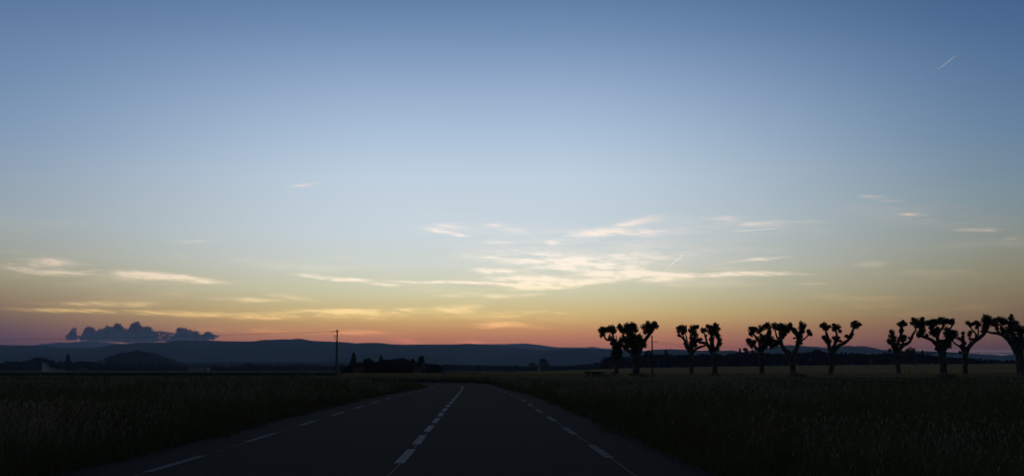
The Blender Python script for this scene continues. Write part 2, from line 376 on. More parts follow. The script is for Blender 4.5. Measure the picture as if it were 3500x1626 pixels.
for mb, o, s_start in ((ml, -2.98, S0 - 1.4), (mr, 2.93, S0 + 1.0)):
    k = -4
    while s_start + k * 6.5 < S0 + 125:
        s = s_start + k * 6.5
        strip(mb, s, s + 3.0, o, 0.13); k += 1
for o in (-2.98, 0.02, 2.95): strip(mt, 25, S0 + 60, o, 0.022, 0.0145)
tag(mc.build('road_marking', M['paint']), 'broken white centre line of short close dashes', kind='structure')
tag(ml.build('road_marking', M['wornpaint']), 'broken white edge line along the left side', kind='structure')
tag(mr.build('road_marking', M['wornpaint']), 'broken white edge line along the right side', kind='structure')
tag(mt.build('road_marking', M['thinpaint']), 'thin faded guide lines joining the painted dashes', kind='structure')

# fields: raised sheets of crop following the terrain
def field(name, px0, px1, d0, d1, h, mat, label, nx=160, ny=60, rough=0.12):
    pp = np.linspace(px0, px1, nx); T_, PX = np.meshgrid(np.arange(ny) / (ny - 1), pp, indexing='ij')
    if callable(d0): D = d0(PX) * (d1(PX) / d0(PX)) ** T_; d0 = 1e9 * 0 + D[0].max()
    else: D = d0 * (d1 / d0) ** T_
    jit = 1 + 0.03 * (fbm(PX / 60, D * 0, 3) - .45) * (D < d0 * 1.02)
    D = D * jit; X = (PX - CX) / F * D
    Z = terrain(X.ravel(), D.ravel()).reshape(D.shape) + h + rough * (RNG.random(D.shape) - .5) * 2
    Z[0, :] = Z[0, :] - h - 0.15; Z[-1, :] -= h + .15; Z[:, 0] -= h + .15; Z[:, -1] -= h + .15
    V = np.stack([X.ravel(), D.ravel(), Z.ravel()], 1)
    I, J = np.meshgrid(np.arange(ny - 1), np.arange(nx - 1), indexing='ij')
    Q = np.stack([I * nx + J, I * nx + J + 1, (I + 1) * nx + J + 1, (I + 1) * nx + J], -1).reshape(-1, 4)
    tag(raw(name, V, Q, mat), label, kind='structure')
field('field', 1172, 4300, lambda p: np.interp(p, [1172, 1750, 2050, 4300], [236, 232, 194, 192]), lambda p: np.interp(p, [1172, 1750, 2080, 4300], [411, 440, 780, 780]), 0.35, M['wheat'], 'pale wheat field behind the row of pollarded trees', 360, 90)
field('field', 1492, 1990, 900, 1400, 0.2, M['wheat'], 'narrow pale strip of far wheat beyond the bend', 80, 20)
field('field', -900, 1150, 150, 238, 0.25, M['brown'], 'brown green crop strip on the left of the road', 260, 50, 0.08)
field('field', -900, 1172, 246, 900, 0.12, M['green'], 'dark green crop strip on the left plain', 200, 50, 0.05)
field('field', 1176, 2040, 446, 885, 0.1, M['green'], 'dark strip between the two wheat fields beyond the bend', 80, 20, 0.04)
field('field', -900, 1172, 910, 1450, 0.3, M['wheat'], 'thin pale strip of wheat under the left tree line', 120, 20)

# hills: real ridges with depth
def ridge(name, prof, dist, half, label, mat='hill', rough=0.6, top=0.0):
    prof = sorted(prof); xs = [p[0] for p in prof]; ys = [p[1] for p in prof]
    nx = int((xs[-1] - xs[0]) / 5) + 1; ny = 25
    pp = np.linspace(xs[0], xs[-1], nx); yy = np.interp(pp, xs, ys)
    hz = np.array([at(a, b, dist).z for a, b in zip(pp, yy)]) + 8
    k = np.ones(3) / 3; hz[1:-1] = np.convolve(hz, k, 'valid')
    V = []
    for j in range(ny):
        t = -1 + 2 * j / (ny - 1); d = dist + t * half
        x = (pp - CX) / F * dist
        x = x * (1 + t * half / dist * 0.15)
        b = math.cos(t * math.pi / 2) ** 1.1 if abs(t) < 1 else 0
        spur = (fbm(pp / 70 + 3 * t, pp * 0 + t * 2.5 + dist, 4) - .47) * 0.5 * (1 - abs(t)) * abs(t) * 4
        fine = (fbm(pp / 6, pp * 0 + j * 1.7, 3) - .45) * 0.02 * rough
        z = hz * np.clip(b + spur * 0.5 * b + fine * (b > .01), 0, 1.01 if abs(t) < .01 else .95) - 8
        V.append(np.stack([x, np.full(nx, d), z], 1))
    V = np.concatenate(V)
    I, J = np.meshgrid(np.arange(ny - 1), np.arange(nx - 1), indexing='ij')
    Q = np.stack([I * nx + J, I * nx + J + 1, (I + 1) * nx + J + 1, (I + 1) * nx + J], -1).reshape(-1, 4)
    tag(raw(name, V, Q, M[mat], smooth=True), label, kind='structure')
ridge('hills', [(-700,1200),(-200,1182),(0,1179),(100,1179),(167,1181),(217,1188),(267,1187),(367,1189),(424,1189),(484,1180),(551,1171),(617,1168),(670,1164),(710,1162),(764,1165),
  (844,1166),(911,1165),(978,1161.5),(1018,1156.5),(1039,1157.5),(1065,1164),(1125,1166),(1188,1169),(1220,1173),(1263,1170.5),(1301,1171),(1333,1175),(1383,1177),(1451,1176),(1526,1176),
  (1594,1175),(1700,1181),(1800,1192),(1900,1205),(2000,1225),(2100,1250)], 8000, 2300, 'long dark blue ridge filling the left half of the horizon')
ridge('hills', [(100,1190),(150,1177),(200,1169),(240,1170),(294,1165),(334,1165),(367,1169),(428,1175),(468,1169),(501,1169),(534,1174),(600,1190)], 14500, 1800, 'paler far hills showing over the left ridge')
ridge('hills', [(1400,1200),(1560,1176),(1600,1173),(1630,1175),(1725,1175),(1790,1172.5),(1838,1177),(1901,1186),(1938,1186),(2001,1187),(2060,1190),(2090,1190),(2190,1197),(2300,1205),(2500,1215)], 12500, 1800, 'pale far ridge over the middle of the horizon')
ridge('hills', [(1950,1200),(2000,1188),(2015,1184),(2040,1186),(2080,1195),(2120,1205)], 16500, 1200, 'faint flat topped peak far behind the ridge')
ridge('hills', [(1580,1262),(1650,1238),(1700,1222),(1730,1212),(1780,1204),(1830,1199),(1900,1194),(1970,1191),(2030,1192),(2080,1195),(2140,1199),(2195,1199),(2230,1194),(2281,1192),(2343,1194),(2380,1198),(2418,1196),
  (2460,1197),(2493,1200),(2540,1203),(2600,1210),(2700,1225)], 6500, 1500, 'nearer dark ridge rising right of the road bend')
ridge('hills', [(2480,1215),(2568,1196),(2633,1187),(2665,1180),(2695,1178),(2738,1183),(2783,1188),(2833,1192),(2871,1183),(2896,1180),(2916,1184),(2940,1192),(2980,1195),(3038,1197),(3175,1199),(3250,1205),
  (3313,1209),(3345,1214),(3413,1217),(3438,1211),(3500,1207),(3600,1200),(3900,1195),(4400,1215)], 7500, 1600, 'low rounded hills behind the pollarded trees')
ridge('hills', [(500,1240),(560,1238),(620,1239),(800,1236),(1000,1237),(1200,1236),(1330,1240),(1480,1243),(1640,1246),(1800,1250),(2050,1252)], 3300, 500, 'low dark wooded rise at the foot of the hills', rough=3)
ridge('hills', [(540,1225),(600,1214),(680,1206),(760,1203),(840,1208),(900,1204),(980,1198),(1040,1200),(1120,1212),(1200,1226),(1260,1240)], 6600, 700, 'lower spur in front of the left part of the long ridge', rough=1.5)
ridge('hills', [(1120,1232),(1180,1218),(1260,1207),(1330,1203),(1400,1208),(1470,1215),(1540,1226),(1620,1240)], 6000, 700, 'lower spur in front of the middle of the long ridge', rough=1.5)
ridge('hills', [(-300,1215),(-100,1206),(0,1203),(90,1207),(180,1214),(260,1208),(330,1206),(400,1212),(470,1222),(540,1236)], 6200, 700, 'low dark spur at the far left below the ridge', rough=1.5)
ridge('hills', [(352,1262),(378,1232),(418,1215),(468,1206),(518,1211),(568,1230),(600,1240),(640,1258)], 2500, 140, 'small rounded wooded knoll on the left plain', rough=1)

# ------------------------------------------------------------------ foliage
def leaf_cards(cent, size, ratio=0.62):
    n = len(cent); a = RNG.normal(size=(n, 3)); a /= np.linalg.norm(a, axis=1)[:, None]
    b = np.cross(a, RNG.normal(size=(n, 3))); b /= np.linalg.norm(b, axis=1)[:, None]
    s = (size * (0.6 + 0.8 * RNG.random(n)))[:, None]
    V = np.stack([cent - a * s * .5, cent + b * s * ratio * .5, cent + a * s * .5, cent - b * s * ratio * .5], 1).reshape(-1, 3)
    return V
def cards_obj(name, V, mat, parent=None):
    return raw(name, V, np.arange(len(V)).reshape(-1, 4), mat, parent)
def blob_points(c, r, n, squash=(1, 1, 1), shell=0.45):
    v = RNG.normal(size=(n, 3)); v /= np.linalg.norm(v, axis=1)[:, None]
    rr = r * (shell + (1 - shell) * RNG.random(n) ** 0.6)
    lump = 1 + 0.22 * np.sin(v[:, 0] * 5 + c[0]) * np.sin(v[:, 2] * 6 + c[2] * 3) + 0.10 * RNG.normal(size=n)
    return np.asarray(c) + v * (rr * lump)[:, None] * np.asarray(squash)

# pollarded plane trees, drawn in crop units (0.25 px) and built in metres at their own distance
TREES = [
 dict(x0=1980, s=3.99, d=203, trunk=[(512,945,32),(505,800,28),(500,680,26),(492,580,26)], label='slim pollarded plane tree, leftmost of the row, with one limb bent out left',
  limbs=[[(492,600,24),(487,490,19),(467,435,17),(400,447,15),(352,425,13),(336,370,11),(320,330,8)],[(470,450,14),(462,370,12),(445,320,9)],[(440,445,7),(425,410,6)],[(495,590,16),(530,530,10),(540,480,7)]],
  cl=[(320,330,48),(285,325,32),(300,385,26),(345,310,40),(310,290,28),(440,300,50),(478,325,38),(408,300,34),(460,270,28),(425,405,26),(445,495,24),(470,545,26),(540,490,34),(510,620,62),(470,640,34),(530,580,50),(545,660,34),(500,700,30),(455,470,20)]),
 dict(x0=1980, s=3.99, d=200, trunk=[(776,960,60),(774,900,50),(772,760,46),(775,640,50)], label='thick pollarded plane tree beside the bare right hand pole, big bushy crown',
  limbs=[[(760,650,36),(710,610,28),(650,575,22),(605,530,18),(570,490,14)],[(775,640,34),(720,540,26),(650,460,20),(605,390,15),(590,340,11)],[(780,640,40),(760,520,28),(730,420,24),(710,330,20)],[(800,640,36),(850,520,28),(900,440,24),(950,370,22),(990,315,18),(1010,270,12)],[(810,600,16),(860,530,12)]],
  cl=[(560,490,50),(590,440,46),(545,520,34),(640,470,46),(560,290,44),(545,255,28),(600,320,46),(640,310,46),(640,250,34),(700,265,58),(750,280,52),(700,330,58),(740,240,36),(780,320,28),(690,420,64),(770,430,62),(740,500,66),(820,480,56),(680,520,46),(780,560,56),(865,520,38),(820,400,40),(850,460,34),(640,540,40),(730,380,44),(1000,260,52),(940,255,50),(880,270,38),(905,330,42),(1045,265,34),(965,310,46),(1020,220,28),(930,220,28),(760,620,42),(880,490,28)]),
 dict(x0=2280, s=3.99, d=206, trunk=[(330,985,34),(332,880,27),(334,740,26),(325,610,32)], label='pollarded plane tree touching limbs with its right neighbour, dense forked crown',
  limbs=[[(310,610,26),(275,520,22),(240,450,18),(205,410,14),(170,388,10),(150,360,7)],[(325,600,22),(330,500,18),(320,420,14),(300,360,10)],[(240,450,10),(225,400,8),(205,350,7)],[(275,490,10),(270,420,9),(250,360,7)],[(340,610,26),(390,570,17),(440,545,15),(500,522,14),(530,495,11)],[(335,560,20),(380,470,16),(370,380,12),(385,310,8)],[(320,430,9),(345,360,8),(345,310,6)]],
  cl=[(160,325,34),(150,285,24),(215,285,42),(190,270,30),(245,320,34),(160,385,20),(335,285,38),(385,275,34),(405,260,20),(350,340,42),(385,380,32),(300,320,24),(250,495,24),(268,540,26),(350,430,40),(400,445,30),(385,520,30),(330,500,36),(310,560,36),(370,480,30),(205,360,18)]),
 dict(x0=2280, s=3.99, d=208, trunk=[(655,970,40),(652,880,35),(648,760,32),(640,620,44)], label='pollarded plane tree with a heavy knotted arm reaching left to its neighbour',
  limbs=[[(615,610,28),(570,540,22),(530,495,20),(480,480,20),(435,475,19),(420,450,16),(440,435,20),(460,440,15)],[(545,490,16),(530,420,12),(512,360,9),(495,320,7)],[(635,600,28),(605,500,24),(600,420,20),(605,340,14)],[(670,590,26),(700,500,20),(698,420,15),(680,360,10)],[(640,570,16),(625,480,12),(640,400,9)]],
  cl=[(488,310,30),(520,315,24),(480,330,20),(525,390,20),(560,275,34),(545,255,20),(608,300,46),(655,265,40),(685,300,36),(640,235,20),(600,360,40),(642,350,38),(560,330,22),(690,395,34),(712,440,32),(715,500,32),(680,365,28),(640,570,42),(600,560,30),(690,560,26),(600,440,30),(630,560,30)]),
 dict(x0=2520, s=3.989, d=204, trunk=[(336,985,38),(336,880,33),(332,740,33),(325,600,40)], label='pollarded plane tree with a low round clump hanging out on the left',
  limbs=[[(310,610,24),(270,560,18),(230,520,13),(200,495,9)],[(315,590,28),(308,480,22),(275,415,18),(235,375,13),(215,340,9)],[(320,500,18),(322,420,14),(310,350,10)],[(330,580,24),(380,470,20),(395,390,14),(405,320,10)],[(335,570,24),(420,500,20),(480,440,15),(520,480,10)],[(430,470,14),(440,390,11),(420,330,8)]],
  cl=[(175,480,46),(212,505,40),(150,450,30),(232,470,26),(200,540,20),(205,320,44),(200,365,34),(242,300,36),(185,280,20),(310,295,42),(342,285,36),(285,330,34),(410,275,38),(400,235,28),(435,330,28),(400,420,54),(350,460,46),(430,470,50),(500,500,52),(545,470,36),(380,520,46),(460,430,38),(430,370,30),(330,400,34),(290,440,28),(260,560,26),(330,560,40),(470,530,34),(375,250,24)]),
 dict(x0=2520, s=3.989, d=201, trunk=[(768,965,46),(762,880,40),(752,760,40),(740,640,44)], label='pollarded plane tree with a wide open fork like a wishbone',
  limbs=[[(725,640,36),(660,590,28),(622,530,24),(604,460,24),(615,410,24),(650,370,20),(668,320,14)],[(605,440,18),(550,415,13),(525,360,10),(510,300,8)],[(585,430,10),(562,370,8),(560,320,6)],[(760,640,36),(800,580,28),(815,500,26),(822,430,24),(830,350,18),(850,280,12)],[(850,480,12),(895,440,10),(935,400,9),(958,365,7)],[(820,420,12),(790,350,9),(770,310,7)]],
  cl=[(500,240,32),(515,285,36),(555,265,40),(620,260,46),(680,280,48),(722,275,42),(650,315,44),(590,310,40),(740,235,28),(610,350,34),(655,370,30),(705,320,34),(630,400,30),(835,430,44),(830,380,42),(800,330,36),(855,285,42),(872,255,36),(840,220,26),(862,330,34),(868,490,22),(772,420,10),(780,300,28),(960,350,30),(975,375,22),(955,318,18),(880,270,28),(820,480,34)]),
 dict(x0=2520, s=3.989, d=207, trunk=[(1276,975,36),(1276,880,30),(1282,760,30),(1290,600,42)], label='free standing pollarded plane tree with three arms held up like a candelabrum',
  limbs=[[(1275,610,30),(1250,520,24),(1232,430,20),(1215,360,16),(1195,300,11)],[(1295,590,26),(1340,490,20),(1366,410,16),(1374,350,13),(1368,300,9)],[(1310,600,30),(1370,530,25),(1440,490,22),(1500,445,20),(1535,390,18),(1552,320,15),(1570,270,11)],[(1255,540,12),(1215,480,9),(1190,430,7)],[(1385,330,9),(1405,300,7)],[(1310,540,12),(1330,460,8),(1325,420,6)]],
  cl=[(1190,268,44),(1155,262,34),(1222,285,34),(1190,228,26),(1245,262,20),(1140,240,16),(1190,415,34),(1220,450,38),(1250,470,34),(1172,408,22),(1350,260,36),(1400,268,34),(1355,300,30),(1412,325,24),(1345,230,18),(1330,420,30),(1382,415,26),(1360,450,32),(1400,460,18),(1548,240,38),(1598,232,42),(1605,262,36),(1638,240,28),(1580,205,22),(1480,395,22),(1530,400,26),(1545,370,22),(1290,560,28)]),
 dict(x0=3000, s=3.99, d=204, trunk=[(292,950,34),(282,860,29),(268,720,28),(252,600,36)], label='slender pollarded plane tree leaning left with a small top knot',
  limbs=[[(240,600,24),(205,540,18),(182,500,12),(160,470,8)],[(245,590,20),(215,470,16),(190,400,11),(170,350,8)],[(255,590,22),(276,460,16),(302,370,14),(308,290,11),(305,240,8)],[(270,590,20),(340,500,14),(362,440,12),(350,370,9),(352,320,7)],[(275,600,28),(350,520,22),(420,485,19),(465,430,17),(490,370,15),(520,330,12),(545,300,9)]],
  cl=[(145,460,30),(165,490,22),(178,350,32),(175,390,36),(208,420,34),(222,460,34),(158,325,18),(230,520,34),(268,232,30),(308,220,32),(342,232,26),(298,262,28),(350,312,28),(300,330,26),(345,335,24),(350,400,34),(370,440,30),(338,450,22),(392,400,18),(240,570,30),(290,500,20),(432,415,12),(315,195,16),(160,590,22)]),
 dict(x0=3000, s=3.99, d=198, trunk=[(906,965,60),(900,890,48),(888,760,42),(884,610,48)], label='stout pollarded plane tree with the widest flat topped crown of the row',
  limbs=[[(860,620,34),(810,530,28),(745,460,24),(650,415,20),(575,392,18),(545,350,15),(530,290,10)],[(575,392,12),(600,320,11),(590,240,8)],[(870,600,36),(828,480,28),(806,400,22),(800,330,16),(730,260,10)],[(815,400,20),(850,320,18),(892,270,15),(905,220,10)],[(890,600,36),(930,490,26),(965,390,20),(985,320,15),(1020,270,12),(1045,215,9)],[(960,400,14),(1030,370,10),(1080,350,8)]],
  cl=[(465,190,38),(515,225,42),(580,175,34),(590,225,38),(440,225,26),(480,262,34),(600,150,16),(445,160,18),(540,255,34),(610,270,26),(560,340,42),(600,320,36),(530,380,32),(580,380,36),(650,385,22),(560,300,30),(660,220,34),(700,205,36),(750,195,36),(800,195,36),(860,165,32),(900,175,36),(950,190,36),(1000,195,36),(1050,180,30),(1038,220,24),(715,255,38),(722,300,34),(770,235,30),(758,340,36),(725,350,28),(770,385,24),(810,290,24),(830,210,30),(900,220,30),(960,300,36),(980,350,46),(940,360,36),(1030,345,40),(1080,345,38),(960,400,40),(1085,395,28),(890,470,40),(950,480,46),(970,520,40),(920,540,46),(860,520,40),(790,568,22),(1000,420,20),(900,585,34),(850,470,26)]),
 dict(x0=3000, s=3.99, d=205, trunk=[(1196,945,38),(1196,880,33),(1194,760,31),(1192,610,40)], label='pollarded plane tree with one long bare arm sloping up to the right',
  limbs=[[(1180,610,24),(1145,545,16),(1095,505,12),(1050,460,9)],[(1185,600,20),(1165,500,13),(1162,430,10),(1165,360,7)],[(1205,610,34),(1255,520,28),(1325,450,24),(1395,395,22),(1438,330,20),(1440,240,16),(1445,170,10)],[(1325,450,14),(1335,370,12),(1285,315,10),(1230,260,8)],[(1345,430,12),(1365,340,10),(1330,250,7)],[(1265,490,9),(1242,420,8),(1230,360,6)],[(1440,320,10),(1490,290,8),(1525,260,6)]],
  cl=[(1035,440,32),(1060,400,22),(1150,520,30),(1172,490,26),(1150,455,26),(1108,430,24),(1160,355,22),(1150,405,20),(1425,150,42),(1470,155,40),(1440,215,46),(1398,185,28),(1495,185,26),(1480,245,32),(1530,258,30),(1500,290,24),(1430,285,36),(1400,330,20),(1198,215,28),(1240,240,30),(1270,228,22),(1320,220,34),(1350,238,28),(1338,278,24),(1228,345,26),(1232,380,22),(1255,428,16),(1290,440,20),(1200,560,24),(1130,610,14)]),
 dict(x0=3000, s=3.99, d=199, trunk=[(1955,965,66),(1950,880,50),(1940,740,50),(1930,600,58)], label='massive pollarded plane tree at the right end of the row, arm stretched far left',
  limbs=[[(1900,620,44),(1850,530,36),(1775,440,30),(1700,385,24),(1610,357,18),(1520,347,15),(1445,330,11)],[(1860,540,30),(1800,430,22),(1775,340,16),(1720,260,12),(1650,200,8)],[(1920,600,44),(1880,470,34),(1860,370,26),(1850,260,18),(1870,180,10)],[(1950,600,44),(1970,470,34),(1975,360,26),(1950,250,16)],[(1690,380,16),(1650,310,13),(1640,250,9)],[(1960,560,30),(2040,470,24),(2090,360,16),(2120,250,10)]],
  cl=[(1598,220,34),(1640,175,42),(1700,165,42),(1750,175,42),(1790,195,38),(1650,235,34),(1640,290,24),(1870,150,40),(1850,215,48),(1920,215,44),(1940,300,54),(1880,290,52),(1820,290,38),(1860,370,48),(1960,370,46),(1730,290,26),(1700,345,34),(1790,340,34),(1930,450,44),(1740,220,34),(1985,500,36),(1560,215,16),(2020,300,50),(2080,260,52),(2110,330,46),(2060,400,46),(2140,220,44),(1880,110,20),(1900,430,34),(1920,520,30)])]
tree_foot = []
for T in TREES:
    d = T['d']; U = d / F / T['s']
    rnd = random.Random(T['trunk'][0][0])
    bx, by, _ = T['trunk'][0]; base = at(T['x0'] + bx / T['s'], 1050 + by / T['s'], d); bz = tz(base.x, d)
    root = empty('pollarded_plane_tree', (base.x, d, bz), T['label'], 'tree', 'pollarded plane trees standing in a row')
    def W(cx, cy, off=0.0):
        p = at(T['x0'] + cx / T['s'], 1050 + cy / T['s'], d); return Vector((p.x - base.x, off, p.z - bz))
    tb = MB(); tr = T['trunk']; pts = []; rr = []
    for i in range(len(tr) - 1):
        for k in range(6):
            t = k / 6; pts.append(W(tr[i][0] + (tr[i + 1][0] - tr[i][0]) * t + rnd.uniform(-2, 2), tr[i][1] + (tr[i + 1][1] - tr[i][1]) * t)); rr.append((tr[i][2] + (tr[i + 1][2] - tr[i][2]) * t) * U * rnd.uniform(.93, 1.08))
    pts.append(W(tr[-1][0], tr[-1][1])); rr.append(tr[-1][2] * U)
    pts[0].z = -0.15; rr[0] *= 1.15
    for p in pts: p.z = max(p.z, -0.15)
    tb.tube(pts, rr, 12, 0.06)
    nodes = [(p, r_) for p, r_ in zip(pts[-3:], rr[-3:])]
    for li in T['limbs']:
        dep = rnd.uniform(-1.5, 1.5); lp = []; lr = []; n = len(li)
        for i in range(n - 1):
            for k in range(4):
                t = k / 4; u = (i + t) / (n - 1)
                p0 = li[max(i - 1, 0)]; p1 = li[i]; p2 = li[i + 1]; p3 = li[min(i + 2, n - 1)]
                cr = [0.5 * (2 * p1[q] + (p2[q] - p0[q]) * t + (2 * p0[q] - 5 * p1[q] + 4 * p2[q] - p3[q]) * t * t + (-p0[q] + 3 * p1[q] - 3 * p2[q] + p3[q]) * t ** 3) for q in range(3)]
                lp.append(W(cr[0] + rnd.uniform(-1.5, 1.5), cr[1] + rnd.uniform(-1.5, 1.5), dep * u ** 1.2)); lr.append(max(3, cr[2]) * U * rnd.uniform(.96, 1.22))
        lp.append(W(li[-1][0], li[-1][1], dep)); lr.append(li[-1][2] * U * .9)
        tb.tube(lp, lr, 9, 0.08); nodes += list(zip(lp, lr))
    LV = []
    for (cx, cy, cr) in T['cl']:
        c2 = W(cx, cy); nb = min(nodes, key=lambda q: (q[0].x - c2.x) ** 2 + (q[0].z - c2.z) ** 2)[0]
        c = W(cx, cy, nb.y + rnd.uniform(-.25, .25)); r_ = cr * U * 1.1
        for k in range(3):                                   # twigs from the knuckle into the clump
            e = c + Vector((rnd.uniform(-1, 1), rnd.uniform(-1, 1), rnd.uniform(-.6, 1))) * r_ * .8
            tb.tube([nb, (nb + e) / 2 + Vector((rnd.uniform(-.1, .1), 0, rnd.uniform(-.1, .1))), e], [.05, .04, .02], 5)
        nl = int(60 + 620 * r_ * r_)
        LV.append(leaf_cards(blob_points(c, r_ * 1.04, nl, (1, 1, .96), .15), 0.215, .7))
        ns = int(8 + 34 * r_)                                # shoots that stick out upward
        v = RNG.normal(size=(ns, 3)); v[:, 2] = np.abs(v[:, 2]) * .8 + .1 * v[:, 2]; v /= np.linalg.norm(v, axis=1)[:, None]
        for dv in v:
            for q in (1.04, 1.16, 1.29)[:rnd.randint(1, 3)]:
                LV.append(leaf_cards(np.array([c + Vector(dv) * r_ * q]), 0.20, .6))
    tb.build('trunk', M['bark'], root, True)
    cards_obj('crown', np.concatenate(LV), M['leaf'], root)
    tree_foot.append((base.x, d, bz))

# shrubs at the tree feet
def shrub(px, d, wpx, hpx, label, mat='leaf'):
    x = (px - CX) / F * d; z = tz(x, d); k = d / F
    root = empty('shrub', (x, d, z), label, 'shrub', 'low shrubs at the feet of the trees')
    P_ = []
    for i in range(9):
        a = RNG.uniform(-1, 1); r_ = hpx * k * RNG.uniform(.35, .6) * (1 - .4 * abs(a))
        P_.append(blob_points((a * wpx * k * .5, RNG.uniform(-.6, .6), r_ * .8), r_, 170, (1.25, 1, 1), .2))
    V = leaf_cards(np.concatenate(P_), .19, .5); cards_obj('foliage', V, M[mat], root)
    mb = MB()
    for i in range(7):
        a = RNG.uniform(-.4, .4) * wpx * k
        mb.tube([(a * .3, 0, -.05), (a * .7, RNG.uniform(-.2, .2), hpx * k * .4), (a, RNG.uniform(-.4, .4), hpx * k * .8)], [.03, .025, .01], 5)
    mb.build('stem', M['bark'], root)
shrub(2180, 197, 70, 22, 'wide dark shrub spread round the foot of the thick trunk')
shrub(2216, 196, 46, 15, 'low dark shrub trailing toward the foot of the bare pole')
shrub(2442, 202, 44, 20, 'dark shrub at the foot of the plane tree with the knotted arm')
shrub(2722, 197, 50, 20, 'dark shrub right of the wishbone shaped tree')
shrub(2822, 205, 26, 12, 'small shrub left of the candelabrum shaped tree')
shrub(2575, 205, 30, 12, 'small shrub left of the tree with the low hanging clump')
shrub(3226, 194, 60, 18, 'broad dark shrub under the widest flat topped crown')
shrub(2062, 196, 44, 16, 'dark shrub beside the low stone slab table')

# ---- prototypes of far trees
def copy_tree(o, parent=None):
    c = o.copy(); C.objects.link(c); c.parent = parent
    for ch in o.children: copy_tree(ch, c)
    return c
def far_tree(name, kind, label, cat, group):               # unit: about 10 m tall, foot at the origin
    root = empty(name, (0, 0, 0), label, cat, group); P_ = []; mb = MB(); size = .5
    if kind.startswith('broad'):
        sd_ = int(kind[-1]); rn = np.random.default_rng(sd_ + 40); wd = (3.4, 4.4, 2.8, 3.8)[sd_]
        mb.tube([(0, 0, -.3), (rn.uniform(-.2, .2), 0, 2), (rn.uniform(-.4, .4), 0, 5)], [.32, .25, .15], 7)
        for i in range(26):
            th = rn.uniform(0, 6.28); zz = rn.uniform(1.6, 8.8); wr = wd * math.sqrt(max(.05, 1 - ((zz - 4.6) / 5.2) ** 2))
            q = wr * rn.uniform(.25, .85); r_ = rn.uniform(.9, 1.7) * (1 - .03 * zz)
            c = (math.cos(th) * q, math.sin(th) * q, zz); P_.append(blob_points(c, r_, 60, (1.1, 1.1, .85), .3))
            if i % 3 == 0: mb.tube([(0, 0, min(4, zz * .6)), (c[0] * .5, c[1] * .5, zz * .8), c], [.14, .09, .04], 5)
    elif kind == 'spruce':
        mb.tube([(0, 0, -.3), (0, 0, 5), (0, 0, 10)], [.22, .15, .03], 7); size = .42
        for z in np.arange(1.0, 10, .42):
            rr = 3.4 * (1 - z / 10.2) ** .9 * RNG.uniform(.8, 1.2) + .18
            for th in np.arange(0, 6.28, .78):
                th += RNG.uniform(-.4, .4); t = RNG.random(26); rl = rr * RNG.uniform(.6, 1.15)
                P_.append(np.stack([np.cos(th) * rl * t, np.sin(th) * rl * t, z - .28 * rl * t + .1], 1) + RNG.normal(size=(26, 3)) * .12)
    elif kind == 'cedar':
        mb.tube([(0, 0, -.3), (.1, 0, 4), (.2, 0, 8.5)], [.35, .28, .1], 7)
        for i, z in enumerate((3.2, 4.4, 5.4, 6.4, 7.3, 8.3, 9.2)):
            for k_ in range(5):
                th = RNG.uniform(0, 6.28); q = (3.2 - .28 * z) * RNG.uniform(.4, 1.2)
                c = (math.cos(th) * q, math.sin(th) * q, z + RNG.uniform(-.2, .4)); P_.append(blob_points(c, 1.1 * (1.25 - z / 16), 70, (1.4, 1.4, .45), .2))
                mb.tube([(0, 0, z - .6), (c[0] * .6, c[1] * .6, z - .2), c], [.12, .08, .03], 5)
    elif kind == 'cypress':
        mb.tube([(0, 0, -.3), (0, 0, 5), (0, 0, 9)], [.16, .12, .03], 7)
        for z in np.arange(.6, 9.8, .5):
            r_ = .95 * math.sin(min(1, (z + .6) / 3) * 1.57) * (1 - (z / 10.4) ** 3) + .1
            P_.append(blob_points((RNG.uniform(-.1, .1), 0, z), r_, 46, (1, 1, 1.2), .3))
    cards_obj('crown', leaf_cards(np.concatenate(P_), size * 1.25, .7), M['conifer' if kind in ('spruce', 'cedar', 'cypress') else 'tree'], root)
    mb.build('trunk', M['bark'], root)
    return root
GW = 'dark broadleaf trees of the wood behind the wheat field'; GP = 'trees of the distant line across the left plain'; GM = 'trees of the far line beyond the bend'
LW = 'dark broadleaf tree packed into the wood behind the wheat field'; LP_ = 'dark tree in the distant line across the left plain'; LM = 'small dark tree in the far line beyond the road bend'
protos = {k: far_tree('broadleaf_tree' if k[0] == 'b' else k + '_tree', k, LW, 'tree', GW) for k in ('broad0', 'broad1', 'broad2', 'broad3', 'spruce', 'cedar', 'cypress')}
used = set(); placed_first = {}
def put(kind, px, top, base_y, d, label, group, wide=1.0, name=None):
    x = (px - CX) / F * d; z = tz(x, d); zt = at(px, top, d).z; h = max(2.0, (zt - z)) / 10.0
    if kind not in placed_first: o = protos[kind]; placed_first[kind] = o
    else: o = copy_tree(protos[kind])
    o.location = (x, d, z - .1); o.rotation_euler = (0, 0, random.uniform(0, 6.28)); o.scale = (h * wide, h * wide, h)
    o['label'] = label; o['category'] = 'tree'
    if group: o['group'] = group
    elif 'group' in o.keys(): del o['group']
    if name: o.name = name
    return o
B = ['broad0', 'broad1', 'broad2', 'broad3']
def line(prof, step, d0, d1, label, group, wide, conif=0.0, jit=3.0):
    xs = [p[0] for p in prof]; ys = [p[1] for p in prof]; px = xs[0]
    while px < xs[-1]:
        t = float(np.interp(px, xs, ys)); d = random.uniform(d0, d1)
        kd = random.choice(['spruce', 'cypress']) if random.random() < conif else random.choice(B)
        put(kd, px, t + random.uniform(-1.0, jit), 0, d, label, group, wide * random.uniform(.85, 1.2)); px += step * random.uniform(.7, 1.3)
